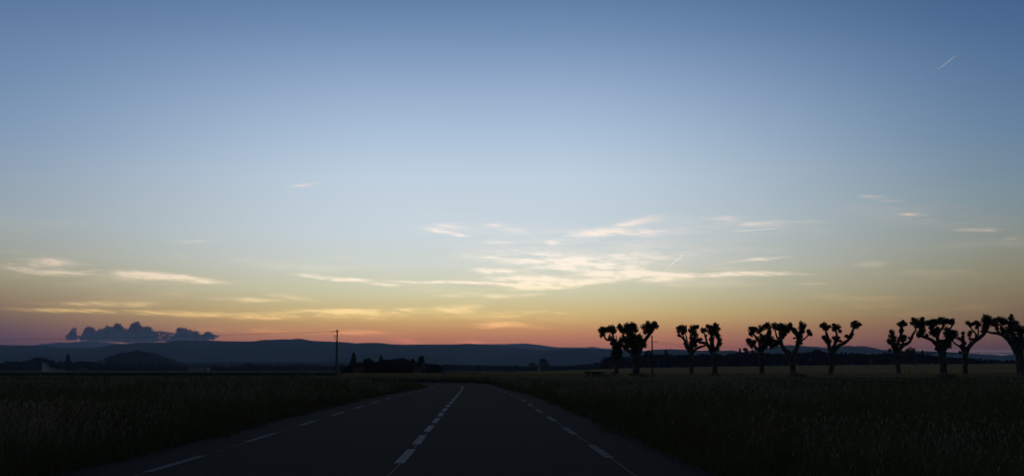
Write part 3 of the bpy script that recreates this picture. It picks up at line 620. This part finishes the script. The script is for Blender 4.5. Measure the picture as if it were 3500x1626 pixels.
# singled out conifers and trees
put('spruce', 1211, 1205, 0, 440, 'pointed spruce at the left end of the farmhouse copse', None, .95)
put('spruce', 1304, 1214, 0, 450, 'ragged topped spruce in the middle of the farmhouse copse', None, .9)
put('cedar', 1441, 1214, 0, 440, 'flat tiered cedar at the right of the farmhouse copse', None, .95)
put('broad2', 1262, 1219, 0, 455, 'round headed tree between the two spruces of the copse', None, 1.05)
put('broad1', 1350, 1222, 0, 452, 'broad dark tree right of the middle spruce of the copse', None, 1.05)
put('broad3', 1383, 1221, 0, 446, 'tall full tree left of the tiered cedar, nearest it', None, 1.0)
put('broad0', 1234, 1234, 0, 462, 'lower tree behind the small red house', None, 1.1)
put('broad1', 1410, 1226, 0, 458, 'dark tree tucked against the left side of the cedar', None, .9)
for i, (px, tp) in enumerate([(1180,1248),(1195,1245),(1285,1234),(1325,1230),(1365,1235),(1400,1240),(1425,1243),(1465,1240),(1482,1244),(1492,1252),(1248,1240),(1335,1246),(1375,1250),(1270,1248),(1455,1250),(1310,1250)]):
    put(B[i % 4], px, tp, 0, 425 + (i * 7) % 50, 'low bushy tree filling out the farmhouse copse', 'low trees of the farmhouse copse', 1.35)
put('cypress', 239, 1208, 0, 1480, 'narrow dark column of a tree standing above the left tree line', None, 1.5)
put('cypress', 381, 1219, 0, 1500, 'thin cypress at the left foot of the wooded knoll', None, .8)
put('broad1', 134, 1215, 0, 1500, 'highest round tree of the left line, behind the water spray', None, 1.3)
put('broad2', 1857, 1222, 0, 1240, 'tallest tree beyond the bend, right of the pale cottage', None, 1.35)
put('broad1', 1820, 1236, 0, 1230, 'rounded tree left of the pale cottage beyond the bend', None, 1.2)
put('broad0', 1874, 1240, 0, 1260, 'lower tree leaning on the tallest tree beyond the bend', None, 1.2)
put('broad3', 2215, 1192, 0, 800, 'single treetop standing proud of the wood near the bare pole', None, .8)
put('spruce', 2274, 1196, 0, 800, 'pointed conifer top right of the bare pole in the wood', None, .9)
put('spruce', 2526, 1191, 0, 800, 'left one of the small conifers crowning the wood', None, .8)
put('cedar', 2545, 1187, 0, 800, 'bushy conifer between the small pointed ones on the wood', None, .8)
put('spruce', 2568, 1194, 0, 800, 'right one of the small conifers crowning the wood', None, .8)
put('broad3', 3105, 1181, 0, 790, 'tall tree of the wood right of the leaning plane tree', None, .95)
put('broad2', 2787, 1189, 0, 800, 'rounded treetop left of the candelabrum plane tree in the wood', None, 1.1)
put('cypress', 3148, 1195, 0, 800, 'narrow top in the wood between the leaning and the widest plane tree', None, 1.2)
WOOD = [(2058,1232),(2066,1221),(2082,1211),(2110,1213),(2193,1206),(2243,1204),(2306,1206),(2418,1205),(2480,1205),(2518,1199),(2600,1200),(2633,1199),(2695,1204),(2771,1196),(2830,1200),(2980,1202),
        (3033,1200),(3088,1193),(3120,1199),(3175,1206),(3250,1214),(3326,1221),(3401,1226),(3500,1226),(3650,1222)]
line(WOOD, 15, 785, 830, LW, GW, 1.15, 0.10, 5)
def mass(prof, d0, d1, npx, r_px, label, size):
    P_ = []; xs = [p[0] for p in prof]; ys = [p[1] for p in prof]
    for i in range(int((xs[-1] - xs[0]) * npx)):
        px = RNG.uniform(xs[0], xs[-1]); d = RNG.uniform(d0, d1); x = (px - CX) / F * d; z = tz(x, d); zt = at(px, np.interp(px, xs, ys), d).z
        r_ = r_px * d / F * RNG.uniform(.7, 1.3); P_.append(blob_points((x, d, z + RNG.random() ** .8 * max(.5, zt - z - r_)), r_, 30, (1, 1, .85), .35))
    tag(cards_obj('woodland', leaf_cards(np.concatenate(P_), size, .7), M['tree']), label, 'woodland', kind='stuff')
mass([(x, y + 5) for x, y in WOOD], 790, 870, 1.3, 6.5, 'undergrowth and inner mass of the wood behind the wheat field', .8)
line([(-60,1240),(0,1240),(33,1231),(100,1225),(150,1219),(200,1230),(260,1231),(294,1228),(334,1235),(400,1236),(480,1240),(560,1241),(600,1244),(650,1251),(780,1251),(820,1246),(850,1239),(880,1237),(920,1244),(1000,1242),(1050,1241),(1100,1244),(1180,1241)], 13, 1460, 1560, LP_, GP, 1.35, 0.12, 6)
mass([(-60,1243),(134,1232),(300,1243),(600,1249),(1180,1248)], 1460, 1550, 1.0, 6, 'undergrowth along the left tree line', 1.4)
mass([(1480,1250),(2060,1247)], 1425, 1475, .8, 6, 'undergrowth along the far trees beyond the bend', 1.4)
mass([(1185,1252),(1205,1240),(1235,1238),(1250,1227),(1290,1234),(1320,1223),(1380,1222),(1410,1225),(1425,1238),(1470,1240),(1498,1245),(1510,1264)], 430, 470, 1.6, 6.5, 'dense inner foliage of the farmhouse copse', .75)
line([(1490,1246),(1520,1242),(1600,1246),(1670,1245),(1735,1247),(1800,1247),(1890,1250),(1913,1247),(1976,1241),(2038,1236),(2060,1232)], 11, 1420, 1480, LM, GM, 1.6, 0.06, 4)
for k_, o in protos.items():
    if k_ not in placed_first: print('unused proto', k_)
# wood over the knoll: one mass of crowns
P_ = []
for i in range(420):
    px = RNG.uniform(356, 636); t = RNG.uniform(-1, .35); d = 2500 + t * 130
    hz = np.interp(px, [352,378,418,468,518,568,600,640], [1262,1232,1215,1206,1211,1230,1240,1258]); zc = at(px, hz, 2500).z * math.cos(t * math.pi / 2)
    P_.append(blob_points(((px - CX) / F * 2500, d, zc + 1.5), RNG.uniform(3, 5.5), 34, (1, 1, .8), .4))
tag(cards_obj('woodland', leaf_cards(np.concatenate(P_), 2.6, .7), M['tree']), 'dense woodland covering the rounded knoll', 'woodland', kind='stuff')
# scrub along the far rise
P_ = []
for i in range(900):
    px = RNG.uniform(480, 2080); P_.append(blob_points(((px - CX) / F * 2790, 2790 + RNG.uniform(-10, 40), RNG.uniform(2, 6 + 6 * vnoise(px / 40, 1.0))), RNG.uniform(3, 6), 26, (1.3, 1, .7), .4))
tag(cards_obj('woodland', leaf_cards(np.concatenate(P_), 3.0, .7), M['tree']), 'far belt of woodland along the foot of the hills', 'woodland', kind='stuff')

# ------------------------------------------------------------------ poles, wires
def tall_pole(px, top, d, w0, w1, mat, label, name='utility_pole', square=False):
    x = (px - CX) / F * d; z = tz(x, d); h = at(px, top, d).z - z
    root = empty(name, (x, d, z), label, 'pole'); mb = MB()
    if square: mb.box((0, 0, h / 2 - .2), (w0 / 2, w0 / 2 * .7, h / 2 + .2), 0.1, w1 / w0)
    else: mb.tube([(0, 0, -.4), (0.01, 0, h * .5), (0, 0, h)], [w0 / 2, (w0 + w1) / 4, w1 / 2], 12)
    mb.build('pole', M[mat], root, not square); return root, x, z, h
def wire(p0, p1, sag, r_, label):
    p0, p1 = Vector(p0), Vector(p1); pts = []
    for i in range(25):
        t = i / 24; p = p0.lerp(p1, t); p.z -= 4 * sag * t * (1 - t); pts.append(p)
    mid = Vector(p0)
    mb = MB(); mb.tube([p - mid for p in pts], r_, 5); o = mb.build('power_line', M['wire']); o.location = mid
    return tag(o, label, 'cable')
# left concrete pole with one-sided arm
rt, x, z, h = tall_pole(1154, 1128, 222, .36, .21, 'concrete', 'concrete utility pole with a one sided arm left of the road', square=True)
u = 222 / F; mb = MB()
mb.tube([(0.22 * 1, 0, h - .12), (-.55, 0, h - .22), (-1.02, 0, h - .30)], .045, 6)
mb.box((0, 0, h - .06), (.16, .12, .10)); mb.build('crossarm', M['metal'], rt)
for xx in (-1.0, -.72, -.38):
    m2 = MB(); m2.tube([(xx, 0, h - .34 + (xx + 1) * .15), (xx, 0, h - .24 + (xx + 1) * .15), (xx, 0, h - .18 + (xx + 1) * .15)], [.035, .07, .04], 8); m2.build('insulator', M['glassy'], rt)
m3 = MB(); m3.tube([(0, 0, h - .98), (-.3, 0, h - .96), (-.55, 0, h - .93)], .06, 6)
m3.tube([(-.50, 0, h - .95), (-.42, 0, h - 1.3), (-.2, 0, h - 1.7), (0, 0, h - 1.95)], .05, 6)
m3.build('switch_bracket', M['metal'], rt)
m4 = MB(); m4.tube([(-.16, 0, h - 1.9), (-.19, 0, h * .5), (-.2, 0, .1)], .04, 6); m4.build('cable_duct', M['wire'], rt)
for i, (xx, yr) in enumerate(((-1.0, 1158.5), (-.72, 1161.5))):
    e = at(-2600, 1128, 215)
    wire((x + xx, 222, z + h - .2 - i * .03), (e.x, e.y, e.z + .1 - .2 * i), 1.75, .009, ('upper' if i == 0 else 'lower') + ' power line running left from the concrete pole')
# right poles
rt, x1, z1, h1 = tall_pole(2227, 1145, 199, .26, .20, 'wood', 'bare wooden utility pole right of the thick plane tree')
mb = MB(); mb.tube([(.12, 0, h1 - 1.0), (.3, 0, h1 - 1.0)], .03, 6); mb.tube([(.12, 0, h1 - 1.2), (.26, 0, h1 - 1.2)], .03, 6); mb.build('bracket', M['metal'], rt)
m2 = MB(); m2.tube([(.42, -.02, h1 - .99), (.8, -.02, h1 - 1.0)], .045, 6); m2.build('cable_splice', M['wire'], rt)
rt, x0, z0, h0 = tall_pole(2105, 1146, 212, .24, .18, 'wood', 'wooden pole showing through the crown of the leftmost plane tree')
rt, x2, z2, h2 = tall_pole(2846, 1176, 300, .26, .2, 'wood', 'wooden pole hidden behind the candelabrum shaped plane tree')
rt, x3, z3, h3 = tall_pole(3222, 1203, 480, .28, .2, 'wood', 'farthest wooden pole behind the widest plane tree')
LB = ('upper', 'lower')
for i in (0, 1):
    wire((x0, 212, z0 + h0 - .4 - .3 * i), (x1, 199, z1 + h1 - 1.0 - .2 * i), .1, .014, LB[i] + ' cable between the two left wooden poles')
    wire((x1 + .25, 199, z1 + h1 - 1.0 - .2 * i), (x2, 300, z2 + h2 - .15 - .25 * i), 1.0 + .25 * i, .016, LB[i] + ' cable sagging right from the bare wooden pole')
    wire((x2, 300, z2 + h2 - .15 - .25 * i), (x3, 480, z3 + h3 - .1 - .3 * i), 1.1, .02, LB[i] + ' cable falling away to the farthest wooden pole')
tall_pole(782, 1230, 1000, .5, .3, 'concrete', 'distant mast on the left plain right of the farm shed')
tall_pole(1905, 1228, 1150, .4, .28, 'wood', 'thin distant pole right of the trees beyond the bend')
tall_pole(1186, 1268, 400, .16, .14, 'wood', 'short dark post standing right of the concrete pole', 'marker_post')
tall_pole(1027, 1280, 235, .12, .12, 'white', 'small pale marker post in the crop left of the concrete pole', 'marker_post')
tall_pole(3101, 1262, 203, .10, .08, 'wood', 'thin upright stake right of the leaning plane tree', 'marker_post')

# small sign board beyond the bend
x = (1517 - CX) / F * 205; z = tz(x, 205); rt = empty('road_sign', (x, 205, z), 'small dull blue sign board on posts beyond the road bend', 'sign')
mb = MB(); mb.box((0, 0, .78), (.30, .02, .2)); mb.build('sign_board', M['signw'], rt)
for s_ in (-1, 1):
    m2 = MB(); m2.tube([(s_ * .2, .04, -.1), (s_ * .2, .04, .95)], .025, 8); m2.build('post', M['metal'], rt)
# low slab table near the first tree
x = (2030 - CX) / F * 193; z = tz(x, 193); rt = empty('stone_table', (x, 193, z), 'low flat stone slab table left of the first plane tree', 'table')
k = 193 / F
mb = MB(); mb.box((0, 0, 21 * k), (34 * k, .55, 2.0 * k)); mb.build('table_top', M['wood'], rt)
for xx, ww in ((-22, 8), (24, 5)):
    m2 = MB(); m2.box((xx * k, 0, 9.4 * k), (ww * k, .4, 9.6 * k), 0, .96); m2.build('support', M['stone'], rt)
m2 = MB(); m2.box((5 * k, .1, 9.4 * k), (13.5 * k, .22, 9.5 * k)); m2.build('side_panel', M['wood'], rt)
# picnic bench by the first tree
x = (2101 - CX) / F * 197; z = tz(x, 197); rt = empty('bench', (x, 197, z), 'small wooden bench standing against the leftmost plane trunk', 'bench')
mb = MB(); mb.box((0, 0, .48), (.55, .2, .03)); mb.build('seat', M['wood'], rt)
m2 = MB(); m2.box((0, .2, .82), (.55, .02, .13)); m2.build('backrest', M['wood'], rt)
for s_ in (-1, 1):
    m2 = MB(); m2.box((s_ * .45, .13, .45), (.04, .04, .47)); m2.box((s_ * .45, -.12, .22), (.035, .035, .228)); m2.build('leg', M['wood'], rt)
x = (2107 - CX) / F * 196.6
mb = MB(); mb.box((0, 0, .06), (.14, .1, .06), .2, .9); o = mb.build('box', M['white']); o.location = (x, 196.95, z + .512); tag(o, 'small white box lying on the wooden bench', 'box')

# ------------------------------------------------------------------ buildings
def house(px, base_y, wpx, hpx, d, label, wm, rm, gable=.45, depth=7, windows=3, name='house', rot=0.0, mono=False, chim=True):
    k = d / F; x = (px - CX) / F * d; z = tz(x, d); W_ = wpx * k / 2; H = hpx * k; e = H * (1 - gable)
    rt = empty(name, (x, d, z), label, 'building'); rt.rotation_euler = (0, 0, rot); D = depth / 2
    mb = MB(); mb.box((0, 0, e / 2 - .15), (W_, D, e / 2 + .15))
    if not mono: mb.add([(-W_, -D, e), (-W_, D, e), (-W_, 0, H - .12), (W_, -D, e), (W_, D, e), (W_, 0, H - .12)], [(0, 1, 2), (3, 5, 4)])
    mb.build('wall', M[wm], rt)
    m2 = MB(); o_ = .35; t = .14
    if mono: m2.box((0, 0, e + .2), (W_ + o_, D + o_, .18))
    else:
        for sg in (-1, 1):
            V = [(-W_ - o_, sg * (D + o_), e - .2), (W_ + o_, sg * (D + o_), e - .2), (W_ + o_, 0, H), (-W_ - o_, 0, H)]
            V2 = [(a, b, c + t) for a, b, c in V]
            m2.add(V + V2, [(0, 1, 2, 3), (4, 5, 6, 7), (0, 1, 5, 4), (0, 3, 7, 4), (1, 2, 6, 5)])
    rf = m2.build('roof', M[rm], rt)
    if chim:
        m3 = MB(); m3.box((W_ * .5, .3, H + .2), (.3, .3, .6)); m3.build('chimney', M[wm], rf)
    for i in range(windows):
        xx = -W_ + (i + .6) * 2 * W_ / (windows + .4)
        m4 = MB(); m4.box((xx, -D - .02, e * .55), (.42, .05, min(.6, e * .25))); f_ = m4.build('window', M['white'], rt)
        m5 = MB(); m5.box((xx, -D - .05, e * .55), (.34, .04, min(.5, e * .2))); m5.build('pane', M['dark'], f_)
    m6 = MB(); m6.box((W_ * .8, -D - .02, min(1.0, e * .42)), (.45, .05, min(1.0, e * .42))); m6.build('door', M['wood'], rt)
house(1230, 1278, 34, 21, 424, 'small reddish house under the left spruce of the copse', 'rwall', 'roof', .4, 4, 2, rot=.25)
house(1440, 1262, 34, 26, 433, 'tile roofed farmhouse half hidden under the tiered cedar', 'wall', 'roof', .42, 5, 2, rot=-.2)
house(685, 1267, 66, 17, 1100, 'long low pale farm shed on the left plain', 'wall', 'groof', .25, 9, 4, 'farm_shed', chim=False)
house(1843, 1262, 9, 15, 1200, 'tiny pale cottage between the two trees beyond the bend', 'wall', 'roof', .35, 6, 1, 'cottage')
house(293, 1266, 22, 12, 1150, 'small grey barn under the left tree line', 'wood', 'groof', .35, 8, 1, 'barn', chim=False)

# ------------------------------------------------------------------ sprinkler in the left field
d = 900; x = (152 - CX) / F * d; z = tz(x, d); rt = empty('irrigation_sprinkler', (x, d, z), 'irrigation gun throwing a white water spray on the left field', 'sprinkler')
mb = MB()
for a in (0, 2.1, 4.2): mb.tube([(0, 0, 1.6), (math.cos(a) * .9, math.sin(a) * .9, 0)], .04, 6)
mb.build('stand', M['metal'], rt)
m2 = MB(); m2.tube([(0, 0, 1.5), (0, 0, 2.0), (.7, -.3, 2.5)], .06, 8); m2.build('nozzle', M['metal'], rt)
def veil(xc, wd, zt, n, lean=0.0):
    t = RNG.random(n) ** .8; zz = t * zt
    return np.stack([xc + RNG.normal(size=n) * wd * (.6 + .4 * t) + lean * t + .25 * np.sin(zz * 3), RNG.normal(size=n) * .8, zz + .1], 1)
P_ = [veil(.5, .22, 6.6, 520), veil(1.7, .22, 6.0, 420, -.3), veil(2.9, .2, 6.4, 380, .2), veil(4.2, .3, 5.0, 220)]
q = RNG.exponential(6.5, 3200); q = q[q < 20]
P_.append(np.stack([q + .5, RNG.normal(size=len(q)) * .8, .1 + RNG.random(len(q)) * 6.4 * np.exp(-q / 13) * RNG.uniform(.55, 1.05, len(q))], 1))
V = leaf_cards(np.concatenate(P_), .16, .8); cards_obj('water_spray', V, M['water'], rt)
# lateral irrigation boom in the wheat on the right
d = 600; z = tz((3300 - CX) / F * d, d); k = d / F; xa, xb = (3121 - CX) * k, (3900 - CX) * k
rt = empty('irrigation_boom', ((xa + xb) / 2, d, z), 'long wheeled irrigation boom with lattice spans above the right wheat', 'irrigation boom'); xo = (xa + xb) / 2
towers = [(3122 - CX) * k, (3492 - CX) * k, (3880 - CX) * k]
zp = at(3300, 1205, d).z - z
for i in range(2):
    a, b = towers[i] - xo, towers[i + 1] - xo; n = 8; mb = MB()
    top = [(a + (b - a) * q / n, 0, zp + .28 * math.sin(math.pi * q / n) - .12) for q in range(n + 1)]
    low = [(a + (b - a) * q / n, 0, zp - .12 - .75 * math.sin(math.pi * q / n)) for q in range(n + 1)]
    mb.tube(top, .13, 8)
    for sg in (-1, 1):
        lo = [(p[0], sg * .55 * math.sin(math.pi * q / n), p[2]) for q, p in enumerate(low)]; mb.tube(lo, .05, 6)
        for q in range(1, n):
            mb.tube([top[q - 1], lo[q]], .025, 5); mb.tube([top[q + 1], lo[q]], .025, 5)
    mb.build('truss_span', M['metal'], rt)
for t_ in towers:
    a = t_ - xo; mb = MB()
    for sg in (-1, 1): mb.tube([(a, 0, zp), (a, sg * 1.7, .45)], .05, 6)
    mb.tube([(a, -1.7, .45), (a, 1.7, .45)], .05, 6); tw = mb.build('tower', M['metal'], rt)
    for sg in (-1, 1):
        m2 = MB(); m2.tube([(a - .14, sg * 1.7, .45), (a + .14, sg * 1.7, .45)], .45, 18); m2.tube([(a - .2, sg * 1.7, .45), (a + .2, sg * 1.7, .45)], .12, 10)
        m2.build('wheel', M['wire'], tw)

# ------------------------------------------------------------------ grass of the verges
def grass(n, kind):
    # candidates spread by direction and distance, thinner with distance
    u = RNG.random(n); d0, d1 = 6.0, 190.0
    a = 0.72; d = (d0 ** a + u * (d1 ** a - d0 ** a)) ** (1 / a)
    px = RNG.uniform(-420, 3920, n); x = (px - CX) / F * d
    off, s = road_off(x, d)
    keep = (np.abs(off) > HALF - .45 + .5 * fbm(s / 1.7, s * 0 + (off > 0) * 20, 3) * 2 * (.4 + .6 * RNG.random(n))) & ~((off < 0) & (d > 149) & (px < 1450))
    near_edge = sm(HALF - .1, HALF + 1.6, np.abs(off))
    x, d, off, near_edge, px = x[keep], d[keep], off[keep], near_edge[keep], px[keep]
    z = terrain(x, d); n = len(x)
    patch = fbm(x / 2.2, d / 2.2, 4) * 2; patch2 = fbm(x / 9 + 40, d / 9, 3) * 2; far_ = 1 - .5 * sm(55, 140, d)
    tone = fbm(x / 5 + 9, d / 8, 3)
    if kind == 'green':
        h = (0.16 + 0.5 * RNG.random(n) * patch * (.6 + .6 * patch2)) * (.45 + .65 * near_edge) * far_; wd = 0.005 + d * .00028
        k2 = RNG.random(n) < 1.2
    else:
        h = (0.42 + 0.42 * RNG.random(n) + .25 * (RNG.random(n) < .12) * (patch > .95)) * (.5 + .5 * near_edge) * (.7 + .35 * patch2) * far_; wd = 0.0025 + d * .00016
        k2 = (RNG.random(n) < np.clip((tone - .40) * 5, .05, 1) * (1 - .6 * sm(2300, 3100, px))) & (np.abs(off) > HALF + .5)
    x, d, z, h, wd = x[k2], d[k2], z[k2], h[k2], np.broadcast_to(wd, n)[k2]; n = len(x)
    th = RNG.random(n) * 6.283; dx, dy = np.cos(th), np.sin(th)
    ln = h * RNG.uniform(.08, .6, n); lt = RNG.random(n) * 6.283; lx, ly = np.cos(lt) * ln + .05 * h, np.sin(lt) * ln
    b = np.stack([x, d, z - .03], 1); wv_ = np.stack([dx * wd, dy * wd, 0 * wd], 1)
    mid = b + np.stack([lx * .3, ly * .3, h * .6], 1); tip = b + np.stack([lx, ly, h], 1)
    V = np.stack([b - wv_ * .5, b + wv_ * .5, mid + wv_ * .38, mid - wv_ * .38, tip + wv_ * .06, tip - wv_ * .06], 1)
    Fq = np.array([[0, 1, 2, 3], [3, 2, 4, 5]])[None] + (np.arange(n) * 6)[:, None, None]
    V = V.reshape(-1, 3); Fq = Fq.reshape(-1, 4)
    if kind == 'dry':                                      # seed heads: two small crossed cards at the tip
        hs = .035 + d * .0004; dr = tip - mid; dr /= np.linalg.norm(dr, axis=1)[:, None]
        hw = (.005 + d * .00028)
        c0 = tip - dr * hs[:, None]; c1 = tip + dr * hs[:, None] * .8
        sx = np.stack([dx * hw, dy * hw, 0 * hw], 1); m_ = (c0 + c1) / 2
        HV = np.stack([c0, m_ + sx, c1, m_ - sx], 1).reshape(-1, 3)
        HF = np.arange(n * 4).reshape(-1, 4) + len(V); V = np.concatenate([V, HV]); Fq = np.concatenate([Fq, HF])
    return V, Fq
V, Q = grass(560000, 'green'); tag(raw('grass', V, Q, M['grass']), 'tall dark green grass on both verges of the road', 'grass', kind='stuff')
V, Q = grass(170000, 'dry'); tag(raw('grass', V, Q, M['dry']), 'pale dry seed stalks standing among the verge grass', 'grass', kind='stuff')
# ears along the near edge of the wheat
n = 16000; px = RNG.uniform(1150, 3900, n); d = 191.5 + RNG.random(n) ** 2 * 22; x = (px - CX) / F * d; z = terrain(x, d) + .35
P_ = np.stack([x, d, z + RNG.random(n) * .42], 1)
tag(cards_obj('wheat', leaf_cards(P_, .2, .35), M['wheat']), 'wheat ears along the near edge of the pale field', 'wheat', kind='stuff')

# ------------------------------------------------------------------ cloud bank and contrails (beyond the haze)
CT = [(225,1150),(235,1142),(245,1128),(255,1119),(258,1120),(262,1147),(275,1150),(285,1140),(292,1122),(303,1116),(320,1122),(328,1130),(332,1140),(336,1127),(350,1124),(360,1122),(364,1113),(375,1117),(385,1119),(397,1106),(410,1106),(416,1115),
      (422,1122),(440,1126),(446,1115),(455,1105),(470,1101),(476,1105),(480,1112),(490,1120),(500,1117),(512,1117),(516,1122),(525,1132),(550,1133),(570,1136),(588,1139),(603,1141),(606,1124),(615,1121),(630,1122),(645,1127),(660,1132),(672,1132),(680,1138),(690,1145),(696,1143),(706,1134),(716,1135),(725,1140),(735,1147),(748,1149)]
CB = [(225,1154),(262,1154),(300,1157),(350,1159),(420,1162),(520,1163),(560,1160),(600,1163),(640,1162),(700,1156),(748,1151)]
CL = []
for px in np.arange(226, 747, 1.7):
    tp_, bt = np.interp(px, [c[0] for c in CT], [c[1] for c in CT]), np.interp(px, [c[0] for c in CB], [c[1] for c in CB])
    y = tp_
    while y < bt:
        r_ = min(RNG.uniform(1.2, 2.8) if y - tp_ < 7 else RNG.uniform(3.5, 6), max(1.2, (bt - tp_) * .5)); y += r_ * (.7 if y - tp_ < 7 else 1)
        if 540 < px < 600 and y > 1143 and RNG.random() < .6: continue
        CL.append(((px + RNG.uniform(-2, 2), y + RNG.uniform(-1.6, 1.2) - (RNG.random() < .12) * 3), r_))
FZ = []
for i in range(1500):
    px = RNG.uniform(224, 750); tp_ = np.interp(px, [c[0] for c in CT], [c[1] for c in CT]); bt = np.interp(px, [c[0] for c in CB], [c[1] for c in CB])
    y = tp_ + RNG.normal() * 2.6 - .5 if i % 3 else bt + RNG.exponential(2.5) - 2
    FZ.append(((px, y), RNG.uniform(.5, 1.5)))
CL += FZ
def ico(sub=3):
    import bmesh
    b = bmesh.new(); bmesh.ops.create_icosphere(b, subdivisions=sub, radius=1.0); v = np.array([q.co[:] for q in b.verts]); f = [[q.index for q in ff.verts] for ff in b.faces]; b.free(); return v, np.array(f)
iv2, iff2 = ico(2); iv1, iff1 = ico(1)
def cloud_bank(items, D, label):
    p0 = at(items[0][0][0], 1160, D); root = None; VV = []; FF = []; n = 0; k = D / F
    for (c, r_) in items:
        for q in range(1):
            rr = r_ * (1 if q == 0 else RNG.uniform(.3, .6)); an = RNG.uniform(-.3, 3.4); of = 0 if q == 0 else r_ * .8
            p = at(c[0] + math.cos(an) * of, c[1] - math.sin(an) * of * .9, D)
            iv, iff = (iv2, iff2) if rr > 1.6 else (iv1, iff1)
            nz = 1 + .22 * np.sin(iv[:, 0] * 7 + c[0]) * np.sin(iv[:, 2] * 8 + q) * np.cos(iv[:, 1] * 6) + .08 * RNG.normal(size=len(iv))
            v = iv * nz[:, None] * rr * k * np.array([1.05, 1.2, .85]) + np.array([p.x - p0.x, RNG.uniform(-9, 9) * k, p.z])
            VV.append(v); FF.append(iff + n); n += len(v)
    o = raw('cloud', np.concatenate(VV), np.concatenate(FF), M['cloud'], smooth=True); o.location = (p0.x, D, 0); tag(o, label, 'cloud')
cloud_bank([c for c in CL if c[0][0] < 266], 60000, 'small separate puff at the left end of the cumulus bank')
cloud_bank([c for c in CL if 266 <= c[0][0] < 603], 60000, 'largest dark cumulus cloud over the left hills')
cloud_bank([c for c in CL if c[0][0] >= 696], 60000, 'tiny puff trailing at the right end of the cumulus bank')
cloud_bank([c for c in CL if 603 <= c[0][0] < 696], 60000, 'smaller cumulus cloud right of the largest one')
def contrail(a, b, D, wpx, label, dens, wob=0.0):
    p0, p1 = at(a[0], a[1], D), at(b[0], b[1], D * .94); n = 26; pts = []; rr = []
    for i in range(n):
        t = i / (n - 1); p = p0.lerp(p1, t) - p0; p.z += wob * D / F * math.sin(t * 17) * .6; pts.append(p)
        rr.append(wpx * D / F * .5 * (0.25 + .75 * math.sin(math.pi * min(1, t * 1.1 + .03)) ** .5) * random.uniform(.85, 1.15))
    mb = MB(); mb.tube(pts, rr, 8, .1); o = mb.build('contrail', ice(dens), None, True); o.location = p0; tag(o, label, 'contrail')
contrail((2505,791), (2702,777), 80000, 2.8, 'brightest nearly level contrail high over the plane trees', .0018)
contrail((2272,923), (2350,858), 90000, 5.0, 'ragged slanting contrail rising out of the bright cirrus', .0004, 1.2)
contrail((2068,893), (2103,853), 90000, 1.6, 'faint short slanting contrail left of the ragged one', .0010)
contrail((3203,240), (3282,180), 60000, 2.6, 'slanting contrail alone in the upper right sky', .0022)
contrail((2257,975), (2372,972), 90000, 1.8, 'level thin contrail just under the bright cirrus', .0017)
contrail((215,934), (380,918), 90000, 1.8, 'long thin contrail low in the left sky', .0022)
contrail((596,873), (642,869), 90000, 1.5, 'very short thin contrail in the left sky', .0009)

# ------------------------------------------------------------------ haze
hb = 26000.0; top = HZ_TOP
mb = MB(); mb.box((0, 0, (top - 12) / 2), (hb, hb, (top + 12) / 2))
hm = bpy.data.materials.new('air haze'); hm.use_nodes = True; t = hm.node_tree
for n in list(t.nodes): t.nodes.remove(n)
pv = t.nodes.new('ShaderNodeVolumePrincipled'); ot = t.nodes.new('ShaderNodeOutputMaterial'); t.links.new(pv.outputs[0], ot.inputs[1])
pv.inputs['Color'].default_value = (.50, .70, 1.0, 1); pv.inputs['Density'].default_value = HZ_D; pv.inputs['Anisotropy'].default_value = 0.58
tag(mb.build('haze', hm), 'thin blue evening haze over the plain', 'haze', kind='stuff')
